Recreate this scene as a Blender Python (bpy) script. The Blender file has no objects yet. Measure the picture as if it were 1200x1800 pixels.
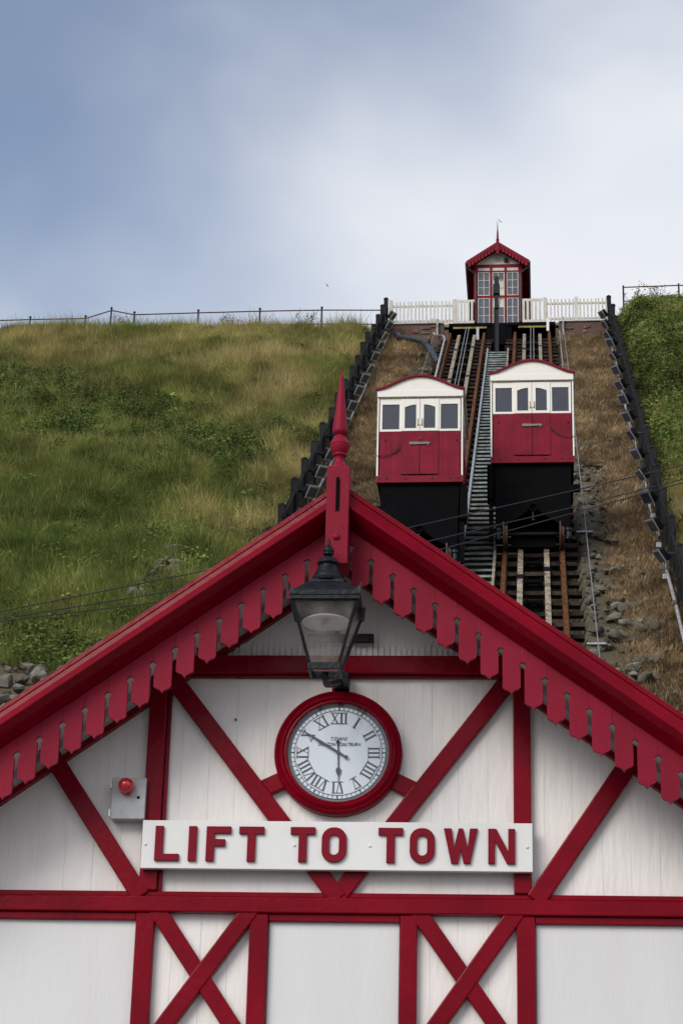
import bpy, bmesh, math, random
import numpy as np
from mathutils import Vector, Matrix
R = math.radians
random.seed(7)
rng = np.random.default_rng(11)
SC = bpy.context.scene
COL = SC.collection

# ------------------------------------------------------------------ camera
PSI, TH, RO = R(4.3), R(22.3), R(1.5)
fw = Vector((-math.sin(PSI)*math.cos(TH), math.cos(PSI)*math.cos(TH), math.sin(TH)))
r0 = Vector((math.cos(PSI), math.sin(PSI), 0)); u0 = r0.cross(fw)
rt = r0*math.cos(RO)+u0*math.sin(RO); up = u0*math.cos(RO)-r0*math.sin(RO)
cd = bpy.data.cameras.new('camera'); cam = bpy.data.objects.new('camera', cd); COL.objects.link(cam)
cam.matrix_world = Matrix(((rt.x, up.x, -fw.x, 0.833), (rt.y, up.y, -fw.y, -11.5), (rt.z, up.z, -fw.z, 1.6), (0, 0, 0, 1)))
cd.sensor_fit = 'VERTICAL'; cd.sensor_height = 36; cd.sensor_width = 24; cd.lens = 76
cd.clip_start = .1; cd.clip_end = 6000
SC.camera = cam

# ------------------------------------------------------------------ sky and sun
SUN_EL, SUN_AZ = R(35), R(214)          # azimuth clockwise from +y: behind the camera, a little to its left
w = bpy.data.worlds.new('World'); SC.world = w; w.use_nodes = True
nt = w.node_tree; N = nt.nodes; L = nt.links; N.clear()
def nd(t, **k):
    n = N.new(t)
    for a, b in k.items(): setattr(n, a, b)
    return n
out = nd('ShaderNodeOutputWorld')
sky = nd('ShaderNodeTexSky', sky_type='NISHITA', sun_disc=False, sun_elevation=SUN_EL, sun_rotation=SUN_AZ, air_density=1.0, dust_density=1.6, ozone_density=1.6)
tc = nd('ShaderNodeTexCoord')
def noise(scale, detail, rough, vec, dist=0.0):
    n = nd('ShaderNodeTexNoise'); n.inputs['Scale'].default_value = scale; n.inputs['Detail'].default_value = detail
    n.inputs['Roughness'].default_value = rough; n.inputs['Distortion'].default_value = dist; L.new(vec, n.inputs['Vector']); return n
def mth(op, a, b=None, c=None):
    n = nd('ShaderNodeMath', operation=op)
    for i, x in enumerate((a, b, c)):
        if x is None: continue
        if isinstance(x, (int, float)): n.inputs[i].default_value = x
        else: L.new(x, n.inputs[i])
    return n.outputs[0]
# a sheet of cloud: cover thickens towards the east (right), broken towards the west (left)
mp = nd('ShaderNodeMapping'); mp.inputs['Location'].default_value = (3.1, 1.7, .4); mp.inputs['Scale'].default_value = (1, 1, 1.7)
L.new(tc.outputs['Generated'], mp.inputs['Vector'])
nb = noise(2.6, 3, .5, mp.outputs[0], .3); nf = noise(7, 3, .55, mp.outputs[0], .2)
sx = nd('ShaderNodeSeparateXYZ'); L.new(tc.outputs['Generated'], sx.inputs[0])
east = mth('MULTIPLY', sx.outputs[0], 2.05)
low = mth('MULTIPLY', mth('SUBTRACT', .535, sx.outputs[2]), 4.3)     # cover seen edge-on is denser towards the horizon
cov = mth('ADD', mth('ADD', mth('MULTIPLY', nb.outputs[0], 1.1), mth('MULTIPLY', mth('SUBTRACT', nf.outputs[0], .25), .55)), mth('ADD', east, low))
mr = nd('ShaderNodeMapRange', interpolation_type='SMOOTHSTEP'); L.new(cov, mr.inputs[0])
mr.inputs[1].default_value = .0; mr.inputs[2].default_value = .92; mr.inputs[3].default_value = .14; mr.inputs[4].default_value = .97
ccol = nd('ShaderNodeMix', data_type='RGBA')
n3 = noise(4.2, 3, .55, mp.outputs[0], .4)
r3 = nd('ShaderNodeMapRange'); L.new(n3.outputs[0], r3.inputs[0]); r3.inputs[1].default_value = .3; r3.inputs[2].default_value = .7
L.new(r3.outputs[0], ccol.inputs[0]); ccol.inputs[6].default_value = (.39, .42, .475, 1); ccol.inputs[7].default_value = (.52, .527, .545, 1)
b1 = nd('ShaderNodeBackground'); L.new(sky.outputs[0], b1.inputs[0]); b1.inputs[1].default_value = .085
b2 = nd('ShaderNodeBackground'); L.new(ccol.outputs[2], b2.inputs[0]); b2.inputs[1].default_value = 1.0
mx = nd('ShaderNodeMixShader'); L.new(mr.outputs[0], mx.inputs[0]); L.new(b1.outputs[0], mx.inputs[1]); L.new(b2.outputs[0], mx.inputs[2])
L.new(mx.outputs[0], out.inputs[0])
sd = bpy.data.lights.new('sun', 'SUN'); sun = bpy.data.objects.new('sun', sd); COL.objects.link(sun)
sd.energy = 1.15; sd.angle = R(34); sd.color = (1, .955, .89)
sdir = Vector((math.sin(SUN_AZ)*math.cos(SUN_EL), math.cos(SUN_AZ)*math.cos(SUN_EL), math.sin(SUN_EL)))
sun.rotation_euler = (-sdir).to_track_quat('-Z', 'Y').to_euler()
VS = SC.view_settings; VS.view_transform = 'Standard'; VS.look = 'None'; VS.exposure = 0.82; VS.gamma = 1.0; VS.use_curve_mapping = False
SC.cycles.max_bounces = 4; SC.cycles.diffuse_bounces = 2; SC.cycles.glossy_bounces = 2; SC.cycles.transparent_max_bounces = 12; SC.cycles.caustics_reflective = False; SC.cycles.caustics_refractive = False

# ------------------------------------------------------------------ helpers
class MB:
    def __init__(s): s.v = []; s.f = []
    def add(s, vs, fs):
        b = len(s.v); s.v += [tuple(map(float, p)) for p in vs]; s.f += [tuple(b+i for i in f) for f in fs]; return s
    def box(s, x0, x1, y0, y1, z0, z1):
        return s.add([(x0,y0,z0),(x1,y0,z0),(x1,y1,z0),(x0,y1,z0),(x0,y0,z1),(x1,y0,z1),(x1,y1,z1),(x0,y1,z1)],
                     [(0,3,2,1),(4,5,6,7),(0,1,5,4),(1,2,6,5),(2,3,7,6),(3,0,4,7)])
    def prism(s, poly, a, b, ax='y'):
        n = len(poly)
        m = {'y': lambda p, t: (p[0], t, p[1]), 'x': lambda p, t: (t, p[0], p[1]), 'z': lambda p, t: (p[0], p[1], t)}[ax]
        return s.add([m(p, a) for p in poly]+[m(p, b) for p in poly],
                     [tuple(range(n)), tuple(range(2*n-1, n-1, -1))]+[(i, i+n, (i+1) % n+n, (i+1) % n) for i in range(n)])
    def ring(s, outer, inner, a, b):          # flat ring between two loops of equal length in x,z
        n = len(outer); P = [(p[0], t, p[1]) for t in (a, b) for lp in (outer, inner) for p in lp]
        F = []
        for i in range(n):
            j = (i+1) % n; o, q, o2, q2 = i, n+i, 2*n+i, 3*n+i; oj, qj, o2j, q2j = j, n+j, 2*n+j, 3*n+j
            F += [(o, oj, qj, q), (o2, q2, q2j, o2j), (o, o2, o2j, oj), (q, qj, q2j, q2)]
        return s.add(P, F)
    def bar(s, p0, p1, wd, ht, upv=(0, 0, 1)):
        p0 = Vector(p0); p1 = Vector(p1); d = (p1-p0).normalized(); sd_ = d.cross(Vector(upv)).normalized(); u_ = sd_.cross(d)
        a = sd_*wd/2; b = u_*ht/2
        return s.add([p0-a-b, p0+a-b, p0+a+b, p0-a+b, p1-a-b, p1+a-b, p1+a+b, p1-a+b],
                     [(0,3,2,1),(4,5,6,7),(0,1,5,4),(1,2,6,5),(2,3,7,6),(3,0,4,7)])
    def tube(s, pts, r, n=8):
        pts = [Vector(p) for p in pts]; V = []; F = []
        for i, p in enumerate(pts):
            d = (pts[min(i+1, len(pts)-1)]-pts[max(i-1, 0)]).normalized()
            h = Vector((0, 0, 1)) if abs(d.z) < .95 else Vector((1, 0, 0))
            a = d.cross(h).normalized(); b = a.cross(d)
            rr = r[i] if isinstance(r, (list, tuple)) else r
            V += [p+a*rr*math.cos(2*math.pi*k/n)+b*rr*math.sin(2*math.pi*k/n) for k in range(n)]
        for i in range(len(pts)-1):
            F += [(i*n+k, i*n+(k+1) % n, (i+1)*n+(k+1) % n, (i+1)*n+k) for k in range(n)]
        F += [tuple(range(n)), tuple((len(pts)-1)*n+k for k in range(n-1, -1, -1))]
        return s.add(V, F)
    def lathe(s, prof, n=24, c=(0, 0, 0), ax='z'):
        V = []; F = []
        for (r, z) in prof:
            for k in range(n):
                a = 2*math.pi*k/n; x, y = r*math.cos(a), r*math.sin(a)
                V.append((c[0]+x, c[1]+y, c[2]+z) if ax == 'z' else (c[0]+x, c[1]+z, c[2]+y) if ax == 'y' else (c[0]+z, c[1]+x, c[2]+y))
        for i in range(len(prof)-1):
            F += [(i*n+k, i*n+(k+1) % n, (i+1)*n+(k+1) % n, (i+1)*n+k) for k in range(n)]
        F += [tuple(range(n)), tuple((len(prof)-1)*n+k for k in range(n-1, -1, -1))]
        return s.add(V, F)
    def mesh(s, name, m=None, smooth=None):
        me = bpy.data.meshes.new(name); me.from_pydata(s.v, [], s.f)
        bm = bmesh.new(); bm.from_mesh(me); bmesh.ops.recalc_face_normals(bm, faces=bm.faces); bm.to_mesh(me); bm.free()
        if m: me.materials.append(m)
        if smooth:
            for p in me.polygons: p.use_smooth = True
            me.set_sharp_from_angle(angle=R(smooth))
        return me
    def build(s, name, m, parent=None, loc=(0, 0, 0), rot=(0, 0, 0), smooth=None, bevel=0, seg=2):
        return put(name, s.mesh(name, m, smooth), parent, loc, rot, bevel, seg)
def put(name, me, parent=None, loc=(0, 0, 0), rot=(0, 0, 0), bevel=0, seg=2):
    o = bpy.data.objects.new(name, me); COL.objects.link(o); o.location = loc; o.rotation_euler = rot
    if parent: o.parent = parent
    if bevel:
        b = o.modifiers.new('bevel', 'BEVEL'); b.width = bevel; b.segments = seg; b.limit_method = 'ANGLE'; b.angle_limit = R(40)
    return o
def tag(o, label, cat, group=None):
    o['label'] = label; o['category'] = cat
    if group: o['group'] = group
    return o
def struct(o, kind='structure'): o['kind'] = kind; return o
def thing(name, label, cat, loc=(0, 0, 0), rz=0, group=None):
    o = bpy.data.objects.new(name, None); COL.objects.link(o); o.empty_display_size = .2; o.location = loc; o.rotation_euler = (0, 0, rz)
    return tag(o, label, cat, group)
def copy_tree(o, parent=None):
    c = o.copy(); COL.objects.link(c); c.parent = parent
    for ch in list(o.children): copy_tree(ch, c)
    return c
def B(*a): return MB().box(*a)

# ---- materials
def mat(name, col, rough=.5, var=.12, scale=6, bump=.0, bscale=None, metal=0, col2=None, mix=.5, stretch=(1, 1, 1), spec=.5, coat=0, contrast=.12, rvar=.0, objrand=0):
    m = bpy.data.materials.new(name); m.use_nodes = True; t = m.node_tree; n = t.nodes; l = t.links
    p = n['Principled BSDF']; p.inputs['Roughness'].default_value = rough; p.inputs['Metallic'].default_value = metal
    p.inputs['Specular IOR Level'].default_value = spec
    if coat: p.inputs['Coat Weight'].default_value = coat; p.inputs['Coat Roughness'].default_value = .12
    g = n.new('ShaderNodeNewGeometry'); mpn = n.new('ShaderNodeMapping'); mpn.inputs['Scale'].default_value = stretch; l.new(g.outputs['Position'], mpn.inputs[0])
    a = n.new('ShaderNodeTexNoise'); a.inputs['Scale'].default_value = scale; a.inputs['Detail'].default_value = 6; a.inputs['Roughness'].default_value = .6; l.new(mpn.outputs[0], a.inputs['Vector'])
    q = n.new('ShaderNodeMapRange'); q.inputs[1].default_value = mix-contrast; q.inputs[2].default_value = mix+contrast; l.new(a.outputs[0], q.inputs[0])
    c2 = col2 or tuple(c*(1-2*var) for c in col)
    x = n.new('ShaderNodeMix'); x.data_type = 'RGBA'; l.new(q.outputs[0], x.inputs[0]); x.inputs[6].default_value = (*c2, 1); x.inputs[7].default_value = (*col, 1)
    src = x.outputs[2]
    if objrand:
        oi = n.new('ShaderNodeObjectInfo'); hv = n.new('ShaderNodeHueSaturation'); mr_ = n.new('ShaderNodeMapRange'); l.new(oi.outputs['Random'], mr_.inputs[0])
        mr_.inputs[3].default_value = 1-objrand; mr_.inputs[4].default_value = 1+objrand; l.new(mr_.outputs[0], hv.inputs['Value']); l.new(src, hv.inputs['Color']); src = hv.outputs[0]
    l.new(src, p.inputs['Base Color'])
    if bump:
        b = n.new('ShaderNodeTexNoise'); b.inputs['Scale'].default_value = bscale or scale*6; b.inputs['Detail'].default_value = 5; l.new(mpn.outputs[0], b.inputs['Vector'])
        bp = n.new('ShaderNodeBump'); bp.inputs['Strength'].default_value = bump; bp.inputs['Distance'].default_value = .02; l.new(b.outputs[0], bp.inputs['Height']); l.new(bp.outputs[0], p.inputs['Normal'])
        if rvar:
            rr = n.new('ShaderNodeMapRange'); rr.inputs[3].default_value = rough-rvar; rr.inputs[4].default_value = rough+rvar; l.new(a.outputs[0], rr.inputs[0]); l.new(rr.outputs[0], p.inputs['Roughness'])
    return m
def glass(name, tint=(.9, .93, .95), rough=.03, base=.0, dirt=(.35, .35, .35)):
    # a see-through pane: clear with a mirror film by Fresnel and a little dust
    m = bpy.data.materials.new(name); m.use_nodes = True; t = m.node_tree; n = t.nodes; l = t.links; n.remove(n['Principled BSDF']); o = n['Material Output']
    tr = n.new('ShaderNodeBsdfTransparent'); tr.inputs[0].default_value = (*tint, 1); gl = n.new('ShaderNodeBsdfGlossy'); gl.inputs['Roughness'].default_value = rough
    lw = n.new('ShaderNodeLayerWeight'); lw.inputs[0].default_value = .5; pw = n.new('ShaderNodeMath'); pw.operation = 'POWER'; l.new(lw.outputs['Facing'], pw.inputs[0]); pw.inputs[1].default_value = 4.5; fr = n.new('ShaderNodeMapRange'); l.new(pw.outputs[0], fr.inputs[0]); fr.inputs[3].default_value = .035; fr.inputs[4].default_value = .8; mxs = n.new('ShaderNodeMixShader'); l.new(fr.outputs[0], mxs.inputs[0]); l.new(tr.outputs[0], mxs.inputs[1]); l.new(gl.outputs[0], mxs.inputs[2])
    df = n.new('ShaderNodeBsdfDiffuse'); df.inputs[0].default_value = (*dirt, 1); g = n.new('ShaderNodeNewGeometry'); a = n.new('ShaderNodeTexNoise'); a.inputs['Scale'].default_value = 9; a.inputs['Detail'].default_value = 5; l.new(g.outputs['Position'], a.inputs['Vector'])
    q = n.new('ShaderNodeMapRange'); q.inputs[1].default_value = .35; q.inputs[2].default_value = .75; q.inputs[3].default_value = base; q.inputs[4].default_value = base+.16; l.new(a.outputs[0], q.inputs[0])
    m2 = n.new('ShaderNodeMixShader'); l.new(q.outputs[0], m2.inputs[0]); l.new(mxs.outputs[0], m2.inputs[1]); l.new(df.outputs[0], m2.inputs[2]); l.new(m2.outputs[0], o.inputs[0])
    return m
RED = (.205, .0006, .0105)
M = dict(
    red=mat('glossy_red_timber_paint', RED, .26, .14, 2.2, .16, 22, rvar=.1, spec=.12),
    redboard=mat('satin_red_board_paint', (.245, .0105, .030), .5, .06, 4, .08, 60, objrand=.09, spec=.10),
    redletter=mat('red_letter_paint', (.20, .004, .016), .5, .05, 8, spec=.12),
    redcar=mat('red_carriage_paint', (.215, .0085, .026), .5, .12, 3, .08, 40, objrand=.08, spec=.12),
    redfar=mat('red_kiosk_paint', (.205, .008, .022), .5, .1, 4, spec=.12),
    white=mat('old_white_wall_paint', (.80, .775, .745), .55, .05, 2.2, .3, 16, col2=(.735, .705, .67), mix=.40, stretch=(1.6, 1, .35), contrast=.1),
    panel=mat('smooth_white_panel_paint', (.67, .675, .675), .5, .02, 1.6, .08, 30, col2=(.625, .625, .615), mix=.42, stretch=(2.2, 1, .3), contrast=.16),
    sign=mat('white_sign_enamel', (.74, .75, .735), .35, .02, 2),
    cream=mat('cream_carriage_paint', (.78, .765, .70), .5, .05, 3, .1, 30, col2=(.70, .64, .52), mix=.3, contrast=.08),
    picket=mat('weathered_cream_fence_paint', (.58, .56, .49), .6, .1, 5, .1, 30, objrand=.06),
    black=mat('matt_black_paint', (.003, .003, .004), .85, .2, 4, .1, 20, spec=.08),
    iron=mat('black_lamp_iron', (.008, .010, .015), .42, .3, 14, .25, 40, rvar=.1, spec=.25),
    tar=mat('tarred_fence_boards', (.016, .016, .018), .8, .35, 7, .3, 30, spec=.25, stretch=(2, 2, .5), objrand=.3),
    rust=mat('rusty_rail_steel', (.15, .06, .025), .8, .3, 9, .3, 40, spec=.12),
    sleeper=mat('dark_sleeper_timber', (.05, .037, .031), .85, .35, 5, .5, 30, objrand=.35, spec=.15),
    runner=mat('pale_runner_timber', (.36, .31, .22), .8, .3, 7, .4, 30, col2=(.12, .09, .06), mix=.5),
    galv=mat('galvanised_steel', (.40, .43, .44), .5, .2, 6, .1, 30, metal=.35),
    tread=mat('worn_metal_tread', (.20, .24, .24), .55, .3, 5, .2, 30, metal=.25, objrand=.2),
    pvc=mat('white_conduit', (.38, .39, .39), .5, .3, 9, col2=(.2, .2, .2), mix=.45),
    greypipe=mat('dark_drain_pipe', (.045, .05, .058), .5, .2, 8),
    cable=mat('steel_rope', (.30, .30, .30), .5, .2, 20, metal=.3),
    wire=mat('black_overhead_wire', (.02, .02, .024), .6, .1, 3),
    wglass=mat('dim_carriage_glass', (.062, .068, .088), .22, .06, 1.5, spec=.35),
    alu=mat('bare_aluminium', (.55, .56, .57), .4, .1, 6, metal=.5),
    boxgrey=mat('grey_enclosure', (.42, .435, .44), .45, .08, 25, .05, 60),
    brick=mat('old_brickwork', (.13, .065, .048), .9, .3, 2.5, .8, 18, col2=(.06, .055, .042), mix=.46),
    yellow=mat('yellow_safety_strip', (.30, .24, .02), .6, .3, 8),
    rock=mat('grey_rock', (.175, .165, .135), .95, .3, 3.5, .9, 13, col2=(.075, .07, .055), mix=.5, spec=.2, objrand=.3),
    soil=mat('hill_soil', (.10, .075, .042), .95, .3, 1.2, .6, 9, col2=(.055, .05, .028)),
    dial=mat('white_clock_dial', (.76, .82, .88), .4, .01, 3),
    ink=mat('dark_dial_paint', (.02, .03, .045), .5, .1, 6),
    dialtrim=mat('grey_dial_surround', (.16, .165, .175), .45, .1, 6),
    roof=mat('slate_roof', (.09, .09, .10), .7, .2, 3, .3, 12),
    paving=mat('promenade_paving', (.24, .23, .22), .85, .15, 1.5, .2, 12),
    redglass=mat('red_beacon_lens', (.55, .004, .006), .12, .1, 10, coat=1),
    white2=mat('lamp_reflector_white', (.72, .70, .68), .4, .04, 8),
    rustplate=mat('weathered_latch_plate', (.11, .075, .06), .7, .35, 12, .3, 40, col2=(.2, .19, .18), mix=.6),
    wheel=mat('rusty_wheel', (.13, .055, .035), .7, .3, 9, .3, 30),
    brass=mat('brass_fitting', (.45, .38, .22), .4, .1, 8, metal=.4),
    gull=mat('gull_plumage', (.10, .10, .11), .8, .2, 9),
    tarp=mat('cream_tarpaulin', (.58, .52, .38), .8, .1, 3, .3, 8),
    glass=glass('lantern_glass', (.97, .965, .95), .05, .0, (.5, .48, .46)), clockglass=glass('clock_glass', (.98, .985, .99), .04, -.14),
    kglass=mat('kiosk_window_glass', (.10, .115, .15), .15, .1, 3, spec=.5),
)

# ------------------------------------------------------------------ the hill frame: u across, v into the hill, z up
AZ, S = R(1.23), R(35.26); T = math.tan(S); Z0 = -4.631
def H(u, v, z): return (u*math.cos(AZ)+v*math.sin(AZ), -u*math.sin(AZ)+v*math.cos(AZ), z)
def tz(v): return Z0+T*v                                   # height of the rail plane
def hthing(name, label, cat, u, v, z, group=None): return thing(name, label, cat, H(u, v, z), -AZ, group)

def vnoise(x, y, seed):
    x = np.asarray(x, float); y = np.asarray(y, float); xi = np.floor(x).astype(np.int64); yi = np.floor(y).astype(np.int64); fx = x-xi; fy = y-yi
    fx = fx*fx*(3-2*fx); fy = fy*fy*(3-2*fy)
    def h(a, b):
        n = (a*374761393+b*668265263+seed*1442695041) & 0x7fffffff; n = (n ^ (n >> 13))*1274126177 & 0x7fffffff; return ((n ^ (n >> 16)) & 0xffff)/65535.
    return (h(xi, yi)*(1-fx)+h(xi+1, yi)*fx)*(1-fy)+(h(xi, yi+1)*(1-fx)+h(xi+1, yi+1)*fx)*fy
def fbm(x, y, seed): return (vnoise(x, y, seed)+.5*vnoise(2*x, 2*y, seed+1)+.25*vnoise(4*x, 4*y, seed+2))/1.75-.5
def ss(a, b, x): t = np.clip((x-a)/(b-a), 0, 1); return t*t*(3-2*t)
def hz(u, v):
    u = np.asarray(u, float); v = np.asarray(v, float)
    base = Z0+T*v
    wl = ss(-4.7, -6.2, u); wr = ss(4.05, 5.2, u); wm = 1-np.maximum(wl, wr)
    bump = wl*(fbm(u/4, v/4, 3)*1.1+fbm(u/1.3, v/1.3, 9)*.65+.12)+wr*(fbm(u/3, v/3, 5)*.9+.25+.6*ss(35, 62, v))
    z = base+bump-1.1*(1-ss(1.95, 2.2, np.abs(u+.2)))-wm*(.22+fbm(u/1.2, v/1.2, 21)*.22*ss(1.9, 2.4, np.abs(u+.2)))
    top = 40.33+wl*(fbm(u/3, v/3, 17)*.5+.28*np.exp(-((u+16.2)/1.3)**2))+wr*.9+.01*np.maximum(v-64, 0)
    k = .35; hh = np.clip(.5+.5*(top-z)/k, 0, 1); z2 = top*(1-hh)+z*hh-k*hh*(1-hh)
    pit = (1-wl)*(1-ss(3.9, 4.3, u))
    z2 = z2-.38*pit*ss(61.2, 62.6, v)
    z2 = np.where((v > 63.5), z2*(1-pit)+pit*np.minimum(z2, 38.6), z2)
    z2 = np.where((v > 61.7)&(np.abs(u+.2) < 2.3), np.minimum(z2, 37.6), z2)
    return np.maximum(z2, -.4)

# ground sheet and hillside
struct(B(-900, 900, -900, 900, -.6, 0).build('ground', M['paving']))
us = np.concatenate([np.linspace(-400, -45, 18), np.arange(-42, -22, 1.), np.arange(-22, 12, .33), np.arange(12, 40, 1.), np.linspace(42, 400, 18)])
vs_ = np.concatenate([np.arange(5.5, 70, .4), np.array([72, 76, 84, 100, 140, 220, 400, 700])])
UU, VV = np.meshgrid(us, vs_); ZZ = hz(UU, VV); nu, nv = len(us), len(vs_)
hm = bpy.data.meshes.new('hillside')
idx = np.arange(nu*nv).reshape(nv, nu)
quads = np.stack([idx[:-1, :-1], idx[:-1, 1:], idx[1:, 1:], idx[1:, :-1]], -1).reshape(-1, 4)
hm.from_pydata(np.stack([UU, VV, ZZ], -1).reshape(-1, 3).tolist(), [], quads.tolist()); hm.materials.append(M['soil'])
for p in hm.polygons: p.use_smooth = True
hill = struct(put('hillside', hm, rot=(0, 0, -AZ)))

# ------------------------------------------------------------------ lower station
st = thing('lower_station', 'white station building with red timber framing and scalloped gable, in the foreground', 'building')
HW = 2.72; AP = 6.268; SL = .725                 # half width, gable apex, roof slope
wall = B(-HW, HW, .022, .12, 0, 4.3).prism([(-HW, 4.3), (HW, 4.3), (0, 4.3+HW*SL)], .022, .12).build('wall', M['white'], st)
x = -HW; i = 0
while x < HW-.01:
    wd = (.155, .147, .16, .151)[i % 4]; x1 = min(x+wd, HW); g = .0003; yo = .0003*((i*7) % 4)
    zt = lambda q: 6.05-SL*abs(q)
    poly = [(x+g, .25), (x1-g, .25), (x1-g, zt(x1))]+([(0, zt(0))] if x < 0 < x1 else [])+[(x+g, zt(x))]
    MB().prism(poly, yo-.002, .022).build('plank', M['white'], wall, bevel=.0006, seg=1)
    x = x1; i += 1
for sx_ in (-1, 1): B(min(sx_*(HW-.1), sx_*HW), max(sx_*(HW-.1), sx_*HW), .125, 7, 0, 4.3).build('side_wall', M['white'], st)
B(-HW, HW, 6.9, 7, 0, 4.3).prism([(-HW, 4.3), (HW, 4.3), (0, 4.3+HW*SL)], 6.9, 7).build('rear_wall', M['white'], st)
for s in (-1, 1):                                # roof slopes and soffits
    o = MB().prism([(0, AP-.02), (s*3.02, AP-.02-3.02*SL), (s*3.02, AP-.09-3.02*SL), (0, AP-.09)], -.49, 7.3).build('roof_slope', M['roof'], st)
MB().tube([(0, -.3, AP+.0), (0, 7.3, AP+.0)], .05, 8).build('ridge_cap', M['roof'], st)
# raking fascia: a run of moulding on each side of the gable
def rake(name, s, prof, x0, x1, m, bevel=0):
    # prof: (vertical drop below the top line, y) closed loop
    V = [(s*x0, y, AP-d-SL*x0) for d, y in prof]+[(s*x1, y, AP-d-SL*x1) for d, y in prof]; n = len(prof)
    return MB().add(V, [tuple(range(n)), tuple(range(2*n-1, n-1, -1))]+[(k, (k+1) % n, (k+1) % n+n, k+n) for k in range(n)]).build(name, m, st, bevel=bevel)
for s in (-1, 1):
    rake('verge_strip', s, [(-.012, -.42), (-.012, -.553), (.0225, -.556), (.026, -.42)], .0, 3.0, M['red'], .003)
    rake('fascia_moulding', s, [(.027, -.43), (.0238, -.5525), (.06, -.562), (.104, -.583), (.112, -.583), (.148, -.535), (.174, -.478), (.187, -.455), (.187, -.43)], .0, 3.0, M['red'], .003)
    rake('cornice_moulding', s, [(.295, 0), (.295, -.05), (.335, -.05), (.335, 0)], .0, 2.9, M['red'])
# scalloped bargeboards
PW = .11733; hp = PW/2; TIP = 5.783-AP; KEY = 5.98-AP
def board(s):
    # local origin on the tip line; s = +1 right side (falls to the right)
    P = []; g = .0105; kr = .0195
    top = lambda x_: -TIP-.04-s*SL*x_
    P += [(-hp+.0006, top(-hp)), (hp-.0006, top(hp))]
    kz = lambda x_: KEY-TIP-s*SL*x_
    zc = kz(hp)                                                      # half keyhole on the right edge
    P += [(hp-.0006, zc+kr)]+[(hp-kr*math.sin(a), zc+kr*.82*math.cos(a)) for a in np.linspace(.35, 2.35, 7)]+[(hp-g, zc-kr*.85)]
    og = [(hp-g, .036), (hp-g-.002, .030), (hp-g-.007, .0245), (.030, .0185), (.019, .0145), (.0105, .009), (.005, .0015), (0, -.006)]
    P += og+[(-a, b) for a, b in reversed(og[:-1])]
    zc = kz(-hp)
    P += [(-hp+g, zc-kr*.85)]+[(-hp+kr*math.sin(a), zc+kr*.82*math.cos(a)) for a in np.linspace(2.35, .35, 7)]+[(-hp+.0006, zc+kr)]
    return MB().prism(P, -.442, -.42).mesh('bargeboard', M['redboard'])
bmsh = {s: board(s) for s in (-1, 1)}
for s in (-1, 1):
    for k in range(1, 25):
        put('bargeboard', bmsh[s], st, (s*k*PW-.004, random.uniform(-.002, .002), 5.783-SL*k*PW+random.uniform(-.002, .002)), (0, 0, 0))
# soffit lining behind the boards
for s in (-1, 1):
    MB().prism([(0, AP-.135), (s*2.95, AP-.135-2.95*SL), (s*2.95, AP-.175-2.95*SL), (0, AP-.175)], -.415, -.004).build('soffit', M['white'], st)
# finial post with turned spire
fp = B(-.062, .062, -.62, -.42, 5.775, 6.352).build('finial_post', M['redboard'], st, (-.008, 0, 0), bevel=.004)
MB().prism([(-.011, 6.08), (.011, 6.08), (.011, 6.27), (.006, 6.283), (-.006, 6.283), (-.011, 6.27)], -.6225, -.615).build('slot', M['black'], fp)
for z_, x_ in ((6.08, .0), (6.265, .0)): MB().prism([(x_+.006, z_), (x_+.011, z_), (x_+.011, z_+.004), (x_+.006, z_+.004)], -.624, -.61).build('slot_edge', M['redboard'], fp)
for x_, y_, z_, r_ in ((.018, -.62, 5.93, .019),):
    MB().lathe([(r_, 0), (r_, -.006), (r_*.75, -.012), (r_*.3, -.015), (.001, -.0155)], 16, (x_-.02, y_, z_), 'y').build('stud', M['redboard'], fp, smooth=50)
for k in range(9):
    MB().lathe([(.007, 0), (.005, -.0015), (.001, -.002)], 7, (random.uniform(-.05, .05), -.62, random.choice((random.uniform(5.8, 6.05), random.uniform(6.29, 6.34), random.uniform(5.95, 6.3)))), 'y').build('paint_blister', M['redboard'], fp, smooth=60)
spire = MB().lathe([(.050, 0), (.058, .003), (.061, .014), (.058, .026), (.046, .034), (.034, .046), (.027, .062), (.025, .082), (.030, .094), (.040, .099), (.040, .107), (.034, .111),
                    (.041, .122), (.051, .140), (.0545, .158), (.0545, .162), (.0565, .164), (.0565, .170), (.053, .173), (.046, .192), (.034, .208), (.026, .214), (.026, .224), (.037, .232), (.044, .243), (.0445, .252),
                    (.040, .29), (.030, .38), (.020, .48), (.010, .58), (.0055, .62), (.002, .628)], 32, (-.012, -.52, 6.352)).build('finial_spire', M['redboard'], st, smooth=50)

# timber frame: every timber a part
YF = -.052
def timber(x0, x1, z0, z1, y=YF, name='timber', m=None, bev=.007): return B(x0, x1, y, .004, z0, z1).build(name, m or M['red'], st, bevel=bev, seg=2)
def brace(a, b, wd, y=YF-.002, name='brace'):
    d = Vector((b[0]-a[0], b[1]-a[1])).normalized(); n = Vector((-d.y, d.x))*wd/2
    return MB().prism([(a[0]+n.x, a[1]+n.y), (b[0]+n.x, b[1]+n.y), (b[0]-n.x, b[1]-n.y), (a[0]-n.x, a[1]-n.y)], y, .004).build(name, M['red'], st, bevel=.007)
timber(-HW, HW, 3.992, 4.076, YF-.012, 'main_beam'); B(-HW, HW, YF+.012, .004, 4.077, 4.108).build('beam_moulding', M['red'], st, bevel=.006)
for a, b in ((-HW, -1.076), (-.36, .339), (1.058, HW)): B(a, b, YF+.01, .004, 3.952, 3.990).build('head_trim', M['red'], st, bevel=.004)
for a, b in ((-1.074, -.974), (-.462, -.362), (.341, .433), (.958, 1.056)): timber(a, b, .25, 3.990, name='lower_post')
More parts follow.
